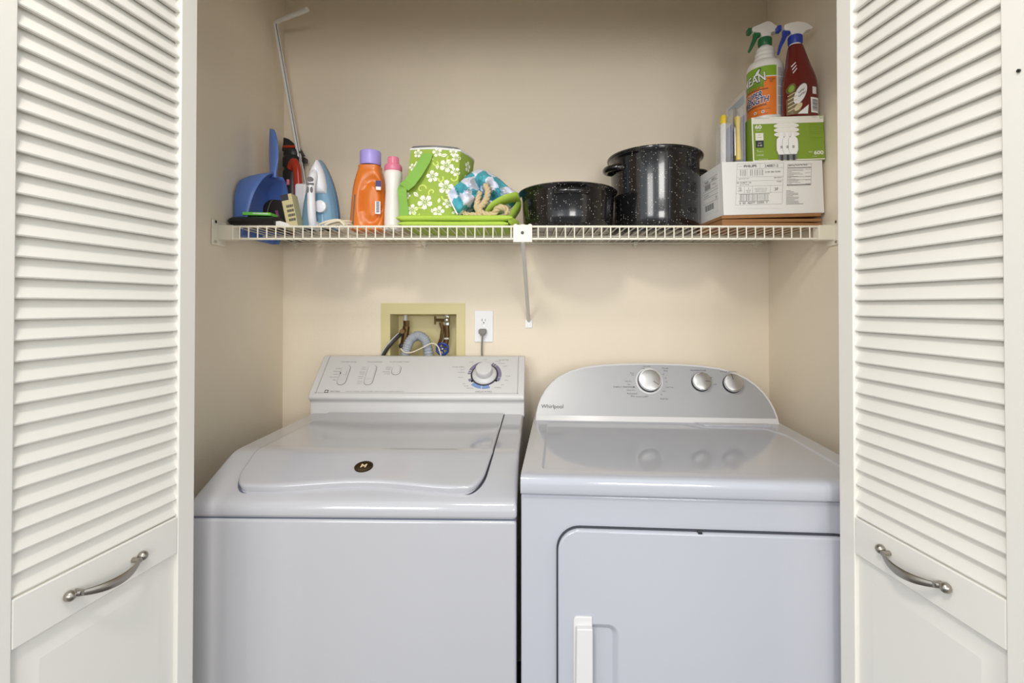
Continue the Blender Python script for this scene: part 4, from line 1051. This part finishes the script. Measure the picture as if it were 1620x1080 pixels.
ztop = ZC0+.0302+CH
cf = thing('light_bulb_box', 'green and white light bulb box with spiral bulb picture, on top of the white carton', 'box', (.653, 1.418, ztop+.0036), R(.6))
FW, FD, FH = .2100, .150, .1280
CR2 = Matrix.Rotation(R(-2.0), 4, 'Y')
m = MB().use(CFLG); m.box(0, FW, 0, FD, 0, FH, CR2); m.build('carton', CFLG, cf, bevel=.001)
Mg = CR2 @ frame((0, -.0005, 0), (1, 0, 0), (0, 0, 1))
m = MB().use(CFLW); z0 = FH*.845; m.box(0.001, FW-.001, z0, FH-.0008, -.0003, .0002, Mg); m.box(.001, FW-.001, .0005, .0035, -.0003, .0002, Mg); m.box(.0005, .004, .001, FH-.001, -.0003, .00025, Mg)
def pc(x, z, w_, h_, mm, o_=.0004): m.use(mm); m.box(x, x+w_, z, z+h_, 0, o_, Mg)
m.use(CFLW); m.text('60', .015, Mg, x=.019, y=.099, off=.0006, bold=.03, sx=1.3); m.text('REPLACES', .0035, Mg, x=.019, y=.0895, off=.0006)
pc(.010, .061, .023, .021, CFLW); pc(.010, .040, .023, .020, GASK_GAP)
m.use(INK).text('SOFT', .0042, Mg, x=.0215, y=.076, off=.0008); m.text('WHITE', .0042, Mg, x=.0215, y=.069, off=.0008)
m.use(CFLW).text('SAVE', .0045, Mg, x=.0215, y=.053, off=.0008); m.text('$1.88', .006, Mg, x=.0215, y=.046, off=.0008)
m.text('4', .006, Mg, x=.014, y=.032, off=.0006); m.text('14 WATTS', .004, Mg, x=.022, y=.028, off=.0006); m.text('12 BULBS', .0055, Mg, x=.021, y=.018, off=.0006); m.text('MERCURY  RECYCLE', .003, Mg, x=.03, y=.006, off=.0006)
m.text('600', .0155, Mg, x=FW-.019, y=.020, off=.0006, bold=.03, sx=1.2); m.text('SAVE', .005, Mg, x=FW-.042, y=.023, off=.0006); m.text('IN ENERGY', .003, Mg, x=FW-.03, y=.010, off=.0006)
m.use(INK).text('ecosmart', .005, Mg, x=.018, y=.125, off=.0006); m.text('compact fluorescent', .0028, Mg, x=.04, y=.124, off=.0006); m.text('12 pack', .0045, Mg, x=FW-.028, y=.124, off=.0006)
m.use(LABG)
for L_ in ((FW-.041, FW-.004, .103, .1034), (FW-.041, FW-.004, .064, .0644), (FW-.041, FW-.0406, .064, .103), (FW-.0044, FW-.004, .064, .103), (FW-.04, FW-.005, .095, .0954), (FW-.04, FW-.005, .089, .0894), (FW-.04, FW-.01, .082, .0824), (FW-.04, FW-.008, .076, .0764)): m.box(L_[0], L_[1], L_[2], L_[3], 0, .0005, Mg)
m.box(FW-.012, FW-.004, .119, .127, 0, .0005, Mg); m.use(CFLW).box(FW-.0105, FW-.0055, .1205, .1255, 0, .0007, Mg)
# picture of three spiral lamps (shallow relief print)
for bx_ in (.083, .100, .117):
    m.use(LABW)
    for k in range(4):
        pts = [(bx_+.0155*math.cos(t), .110-.0125*k+.0042*math.sin(t)-.002*t/6.28, .0011+.0004*k) for t in [i*.3927 for i in range(17)]]
        V = []; 
        for p in pts: V += [(p[0], p[1]-.0042, p[2]), (p[0], p[1]+.0042, p[2])]
        m.add([(bx_+.0195*math.cos(t), .113-.0125*k+.0066*math.sin(t), .0010+.0002*k+.0001*(bx_ > .09)+.0001*(bx_ > .11)) for t in [i*.2618 for i in range(24)]], [tuple(range(24))], Mg)
        m.use(CFLW); m.add([(bx_+.0165*math.cos(t), .1115-.0125*k+.0045*math.sin(t), .00135+.0002*k+.0001*(bx_ > .09)+.0001*(bx_ > .11)) for t in [i*.2618 for i in range(24)]], [tuple(range(24))], Mg); m.use(LABW)
for ib, bx_ in enumerate((.083, .100, .117)):
    Mh = Mg; Mg = Mh @ Matrix.Translation((0, 0, .0006*ib))
    P_ = [(-.005, .079), (-.0045, .071), (-.0125, .062), (-.0138, .05), (-.0138, .03), (-.009, .018), (.009, .018), (.0138, .03), (.0138, .05), (.0125, .062), (.0045, .071), (.005, .079)]
    m.use(INK).add([(bx_+x_*1.045, z_, .00195) for x_, z_ in P_], [tuple(range(12))], Mg)
    m.use(LABW).add([(bx_+x_, z_, .0021) for x_, z_ in P_], [tuple(range(12))], Mg)
    pass
    m.use(INK).add([(bx_-.009, .018, .0022), (bx_-.009, .003, .0022), (bx_+.009, .003, .0022), (bx_+.009, .018, .0022)], [(0, 1, 2, 3)], Mg)
    m.use(DINK).box(bx_-.0035, bx_+.004, .001, .016, .0021, .0025, Mg).box(bx_-.003, bx_+.003, .036, .038, .0021, .0025, Mg).box(bx_-.003, bx_+.003, .040, .042, .0021, .0025, Mg)
    Mg = Mh
m.build('printed_front', CFLW, cf, recalc=False)

# trigger sprayer head
def sprayer(root, Z, body_m, trig_m, s=1.0, yaw=0, tri=1.0, style=0):
    K = Matrix.Translation((0, 0, Z)) @ Matrix.Rotation(yaw, 4, 'Z') @ Matrix.Scale(s, 4)
    m = MB(); m.lathe([(.0155, -.001), (.0165, .001), (.0165, .019), (.015, .0205)], 28, K)
    for k in range(20): m.tube([(.0166*math.cos(k*.314), .0166*math.sin(k*.314), .002), (.0166*math.cos(k*.314), .0166*math.sin(k*.314), .018)], .0006, 4, M=K)
    m.build('collar', trig_m, root)
    if style == 0: pf = [(-.037, .036), (-.037, .046), (.002, .062), (.010, .061), (.033, .043), (.033, .036), (.012, .033), (.012, .020), (-.012, .020), (-.014, .032)]
    else: pf = [(-.030, .034), (-.031, .046), (-.018, .051), (.004, .054), (.024, .050), (.040, .038), (.038, .034), (.022, .030), (.014, .019), (-.012, .019), (-.014, .030)]
    MX = K @ frame((0, 0, 0), (1, 0, 0), (0, 0, 1))
    m = MB(); m.prism(rounded(list(reversed(pf)), .004, 3), -.0105, .0105, MX); m.build('spray_head', body_m, root, bevel=.003*s)
    m = MB(); m.box(-.046, -.036, -.009, .009, .033, .047, K); m.build('nozzle', trig_m, root, bevel=.0025)
    m = MB()
    P = cat_rom([(-.016, 0, .034), (-.024, 0, .026), (-.030*1.0, 0, .012), (-.037, 0, -.004), (-.042, 0, -.014*tri)], 5)
    m.tube(P, [.0075-.0045*i/(len(P)-1) for i in range(len(P))], 10, M=K, flat=1.3)
    m.box(-.030, -.012, -.006, .006, .026, .036, K)
    m.build('trigger', trig_m, root)
zt2 = ztop+.0036+FH
q = W(1213, 140, 1.50)
s1 = thing('spray_bottle', 'white spray bottle with orange and green label and dark green trigger', 'spray bottle', (q.x, 1.510, zt2+.0035)); B0 = zt2+.0038
br_ = .0515
m = MB(); m.lathe([(.046, 0), (.0505, .003), (br_, .008), (br_, .176), (.0505, .184), (.047, .192), (.038, .198), (.0305, .2005), (.0295, .204), (.0310, .209), (.0300, .213), (.0270, .2155), (.0275, .220), (.0285, .2235), (.0265, .228), (.0250, .2305), (.0260, .236), (.0245, .241), (.019, .2455), (.0145, .247), (.0145, .256)], 56)
m.build('bottle_body', BOTW, s1, angle=60)
sprayer(s1, .2505, BOTW, PGREEN, 1.16, R(-3))
# wrap label: angle measured from the direction to the camera
cdir = math.atan2(-1.505, -q.x)
def wrap(xx, zz, off=.0006):
    a = cdir+xx/br_; return Vector(((br_+off)*math.cos(a), (br_+off)*math.sin(a), zz*1.07))
def patch(m, x0, x1, z0, z1, off=.0006, n=10, topf=None):
    V = []
    for i in range(n+1):
        t = x0+(x1-x0)*i/n; V += [wrap(t, z0, off), wrap(t, (topf(i/n) if topf else z1), off)]
    m.add(V, [(2*i, 2*i+1, 2*i+3, 2*i+2) for i in range(n)])
m = MB().use(LABO); patch(m, -.085, .032, .020, .158)
m.use(LABG); V = []
for i in range(13):
    t = -.085+.117*i/12; V += [wrap(t, .128+.0*i-(0 if t > .002 else .026), .0009), wrap(t, .158, .0009)]
m.add(V, [(2*i, 2*i+1, 2*i+3, 2*i+2) for i in range(12)])
m.use(LABW); patch(m, -.010, .032, .1265, .129, .0010)
m.use(LABW); patch(m, .0325, .075, .014, .160, .0004)
m.use(DINK); patch(m, -.085, .008, .0925, .0945, .0011)
F2 = lambda o_: (lambda x, y: wrap(x, y, o_))
m.use(DINK).text('MEAN', .034, fn=F2(.0012), x=-.0365, y=.1235, bold=.055, sx=.85, rot=.10); m.use(LABW).text('MEAN', .034, fn=F2(.0015), x=-.0365, y=.124, bold=.015, sx=.85, rot=.10)
m.use(DINK).text('GREEN', .022, fn=F2(.0012), x=-.034, y=.103, bold=.03, sx=.9, rot=.08); m.use(LABG).text('GREEN', .022, fn=F2(.0015), x=-.034, y=.103, bold=-.0, sx=.9, rot=.08)
# flame-like white crest over the lettering
def poly(P, mm, off): m.use(mm); m.add([wrap(x, y, off) for x, y in P], [tuple(range(len(P)))])
poly([(-.034, .134), (-.026, .146), (-.016, .155), (-.010, .153), (-.014, .140), (-.020, .132)], DINK, .0013); poly([(-.030, .135), (-.024, .145), (-.016, .152), (-.013, .151), (-.017, .139), (-.021, .134)], LABW, .0017)
for s, yy, xx in (('SUPER', .078, -.033), ('STRENGTH', .060, -.036)):
    m.use(LABW).text(s, .0225, fn=F2(.0011), x=xx, y=yy, bold=.09, sx=.82, rot=.10, shear=.2); m.use(NAVY).text(s, .0225, fn=F2(.0014), x=xx, y=yy, bold=.02, sx=.82, rot=.10, shear=.2)
m.use(DINK).text('ALL-PURPOSE CLEANER', .0060, fn=F2(.0012), x=-.028, y=.0475, rot=.06, bold=.02); m.text('SIMPLY THE BEST CLEANER', .0035, fn=F2(.0012), x=-.008, y=.0375); m.text('32 FL OZ (1 QT) 946mL', .0035, fn=F2(.0012), x=-.01, y=.0245)
for s, yy in (('STRONGER', .120), ('THAN', .1155), ('DIRT', .111)): m.text(s, .0045, fn=F2(.0012), x=.017, y=yy, bold=.01)
for xx in (-.028, -.006):
    poly([(xx+.0042*math.cos(k*.5236), .0305+.0042*math.sin(k*.5236)) for k in range(12)], LABW, .0012); poly([(xx+.002*math.cos(k*.785), .0305+.002*math.sin(k*.785)) for k in range(8)], DINK, .0014)
m.use(INK)
for i in range(44):
    if i % 9 != 8: patch(m, .037, .056-.004*random.random(), .022+i*.003, .0232+i*.003, .0008, 3)
m.build('label', LABW, s1, recalc=False)

q = W(1269, 140, 1.432)
s2 = thing('spray_bottle', 'dark red spray bottle with blue trigger beside the right wall', 'spray bottle', (q.x, 1.446, B0+.0022))
RS = 1.07
RP = [(0, .046, .028), (.003, .0495, .031), (.03, .0500, .032), (.09, .0485, .031), (.115, .044, .030), (.145, .034, .026), (.18, .0245, .022), (.195, .0205, .020), (.200, .018, .018)]
RP = [(a*RS, b, c) for a, b, c in RP]
def rb(a, z, off=0):
    for (z0, a0, b0), (z1, a1, b1) in zip(RP, RP[1:]):
        if z <= z1: break
    t = (z-z0)/(z1-z0); hw_, hd_ = a0+(a1-a0)*t, b0+(b1-b0)*t; c, s = math.cos(a), math.sin(a); p = .8
    lean = -.012*max(0, (z/RS-.1)/.1)
    return Vector(((hw_+off)*math.copysign(abs(c)**p, c)+lean, (hd_+off)*math.copysign(abs(s)**p, s), z))
zz = [0, .0015, .003]+[.003+(.2*RS-.003)*i/40 for i in range(1, 41)]
m = MB(); m.loft([[rb(2*math.pi*j/48, z) for j in range(48)] for z in zz]); m.build('bottle_body', REDB, s2, angle=60)
m = MB(); m.lathe([(.0155, .198), (.016, .205), (.015, .209)], 24, Matrix.Translation((-.012, 0, .014))); m.build('neck', LABW, s2)
_old = set(s2.children)
sprayer(s2, .220, BOTW, PBLUE, 1.16, R(-4), tri=1.7, style=1)
for ch in set(s2.children)-_old: ch.location = (-.012, 0, 0)
# label: (x across front, z) to surface
def rf(x, z, off=.0006):
    for (z0, a0, b0), (z1, a1, b1) in zip(RP, RP[1:]):
        if z <= z1: break
    t = (z-z0)/(z1-z0); hw_ = a0+(a1-a0)*t; xx = max(-.985, min(.985, x/hw_)); a = math.acos(abs(xx)**(1/.8)*(1 if xx > 0 else -1)); return rb(-a, z, off)
m = MB()
def rpoly(P, mm, off=.0006, dens=1):
    m.use(mm); cx = sum(p[0] for p in P)/len(P); cz = sum(p[1] for p in P)/len(P)
    n = len(P); V = [rf(cx, cz, off)]
    for k in (.33, .66, 1): V += [rf(cx+(p[0]-cx)*k, cz+(p[1]-cz)*k, off) for p in P]
    fs = [(0, 1+i, 1+(i+1) % n) for i in range(n)]
    for k in range(2): fs += [(1+k*n+i, 1+(k+1)*n+i, 1+(k+1)*n+(i+1) % n, 1+k*n+(i+1) % n) for i in range(n)]
    m.add(V, fs)
def dens(P, k=4): return [tuple(Vector(P[i]).lerp(Vector(P[(i+1) % len(P)]), t/k)) for i in range(len(P)) for t in range(k)]
rpoly(dens([(.016, .008), (.041, .008), (.041, .052), (.014, .052)]), LABW, .0008)
rpoly(dens([(.020, .062), (.033, .062), (.033, .083), (.020, .083)]), LABW, .0008)
for i in range(9): rpoly(dens([(.019, .014+.0036*i), (.037, .014+.0036*i), (.037, .0158+.0036*i+.0006*(i % 3)), (.019, .0158+.0036*i+.0006*(i % 3))], 2), INK, .0012)
el = lambda cx, cz, rx, rz, an: [(cx+rx*math.cos(t)*math.cos(an)-rz*math.sin(t)*math.sin(an), cz+rx*math.cos(t)*math.sin(an)+rz*math.sin(t)*math.cos(an)) for t in [i*.2618 for i in range(24)]]
rpoly(dens([(-.046, .004), (-.012, .004), (-.018, .05), (-.034, .062), (-.047, .05)], 4), OLIVE, .0007)
rpoly(el(-.014, .062, .034, .015, 1.15), DGREY, .0009); rpoly(el(-.014, .062, .032, .0135, 1.15), LABW, .0012)
rpoly(el(-.036, .078, .016, .010, 1.3), OLIVE, .0011); rpoly(el(-.036, .078, .010, .006, 1.3), LABG, .0014)
rpoly(dens([(-.022, .004), (.006, .004), (.008, .03), (-.002, .022)]), LABW, .0010)
rpoly(el(-.020, .024, .014, .007, .9), TAN, .0015)
for k in range(5): rpoly(dens([(-.044, .012+.011*k), (-.024, .022+.011*k), (-.024, .025+.011*k), (-.044, .015+.011*k)], 2), TAN, .0013)
for k in range(3): rpoly(dens([(-.030, .122+.010*k), (-.018, .136+.009*k), (-.018, .139+.009*k), (-.030, .126+.010*k)], 2), LABW, .0010)
m.use(DINK)
for zz_, l_ in ((.070, .020), (.059, .024)):
    m.tube([rf(-.020+l_*t*.8-.001*math.sin(t*25), zz_-.006+l_*t*.62+.0022*math.sin(t*34), .0014) for t in [k/40 for k in range(41)]], .00055, 4)
m.build('label', LABW, s2, recalc=False)
m = MB(); V = []
for i in range(11): z = .004+.10*i/10; V += [rb(-.16, z, .0006), rb(.0, z, .0006)]
m.add(V, [(2*i, 2*i+1, 2*i+3, 2*i+2) for i in range(10)]); m.build('label_edge', LABW, s2)

# clear plastic clamshell packs leaning at the left side of the bulb box
def clam(x, y0, y1, h, label, kind):
    r_ = thing('clamshell_pack', label, 'package', (x, y0, ztop+.001))
    Lc = y1-y0; Mq = frame((0, Lc, 0), (0, -1, 0), (0, 0, 1))   # plane faces -X ; local x runs toward the room
    m = MB(); m.prism(rounded([(0, 0), (Lc, 0), (Lc, h), (0, h)], .008), -.002, .0, Mq)
    m.loft([[(a, b, .0) for a, b in rrect(.012, Lc-.012, .012, h*.8, .01)], [(a, b, .016) for a, b in rrect(.016, Lc-.016, .016, h*.78, .01)]], True, True, Mq)
    m.build('plastic_shell', CLEAR, r_)
    return r_, Mq, Lc
p1, Mq, Lc = clam(.640, 1.440, 1.572, .222, 'clear plastic clamshell pack with blue card and grey tool, against the bulb box', 0)
m = MB().use(CARDB); m.box(.006, Lc-.006, .006, .15, -.0035, -.0024, Mq); m.use(YELL).box(.02, .05, .04, .09, -.0024, -.002, Mq); m.use(IRONT).box(.01, Lc-.01, .185, .21, -.0035, -.0024, Mq)
m.build('backing_card', CARDB, p1)
m = MB(); m.lathe([(.004, 0), (.018, .01), (.022, .03), (.016, .05), (.006, .06)], 20, Matrix.Translation((-.008, .05, .125)), sx=.35)
m.tube([(-.008, .05, .13), (-.008, .046, .04)], .005, 8); m.build('spoon_tool', KNOBM, p1)
m = MB(); m.tube([(-.009, .022, .02), (-.009, .026, .11), (-.009, .028, .15)], [.008, .006, .009], 10); m.build('yellow_handle', YELL, p1)
p2, Mq, Lc = clam(.606, 1.448, 1.545, .170, 'clear plastic pack holding a white tube with yellow cap, leftmost on the white carton', 1)
m = MB().use(NAVY); m.box(.006, Lc-.006, .006, .04, -.0035, -.0024, Mq).use(CARDB).box(.006, Lc-.006, .04, .125, -.0035, -.0024, Mq).use(YELL).box(.01, .05, .05, .06, -.0024, -.002, Mq)
m.build('backing_card', CARDB, p2)
m = MB().use(LABW); m.lathe([(.009, .012), (.011, .02), (.0115, .135), (.010, .14)], 20, Matrix.Translation((-.010, .040, 0)), sx=.7); m.use(YELL).lathe([(.0122, .136), (.0122, .158), (.010, .162)], 20, Matrix.Translation((-.010, .040, 0)), sx=.7)
m.build('tube', LABW, p2)
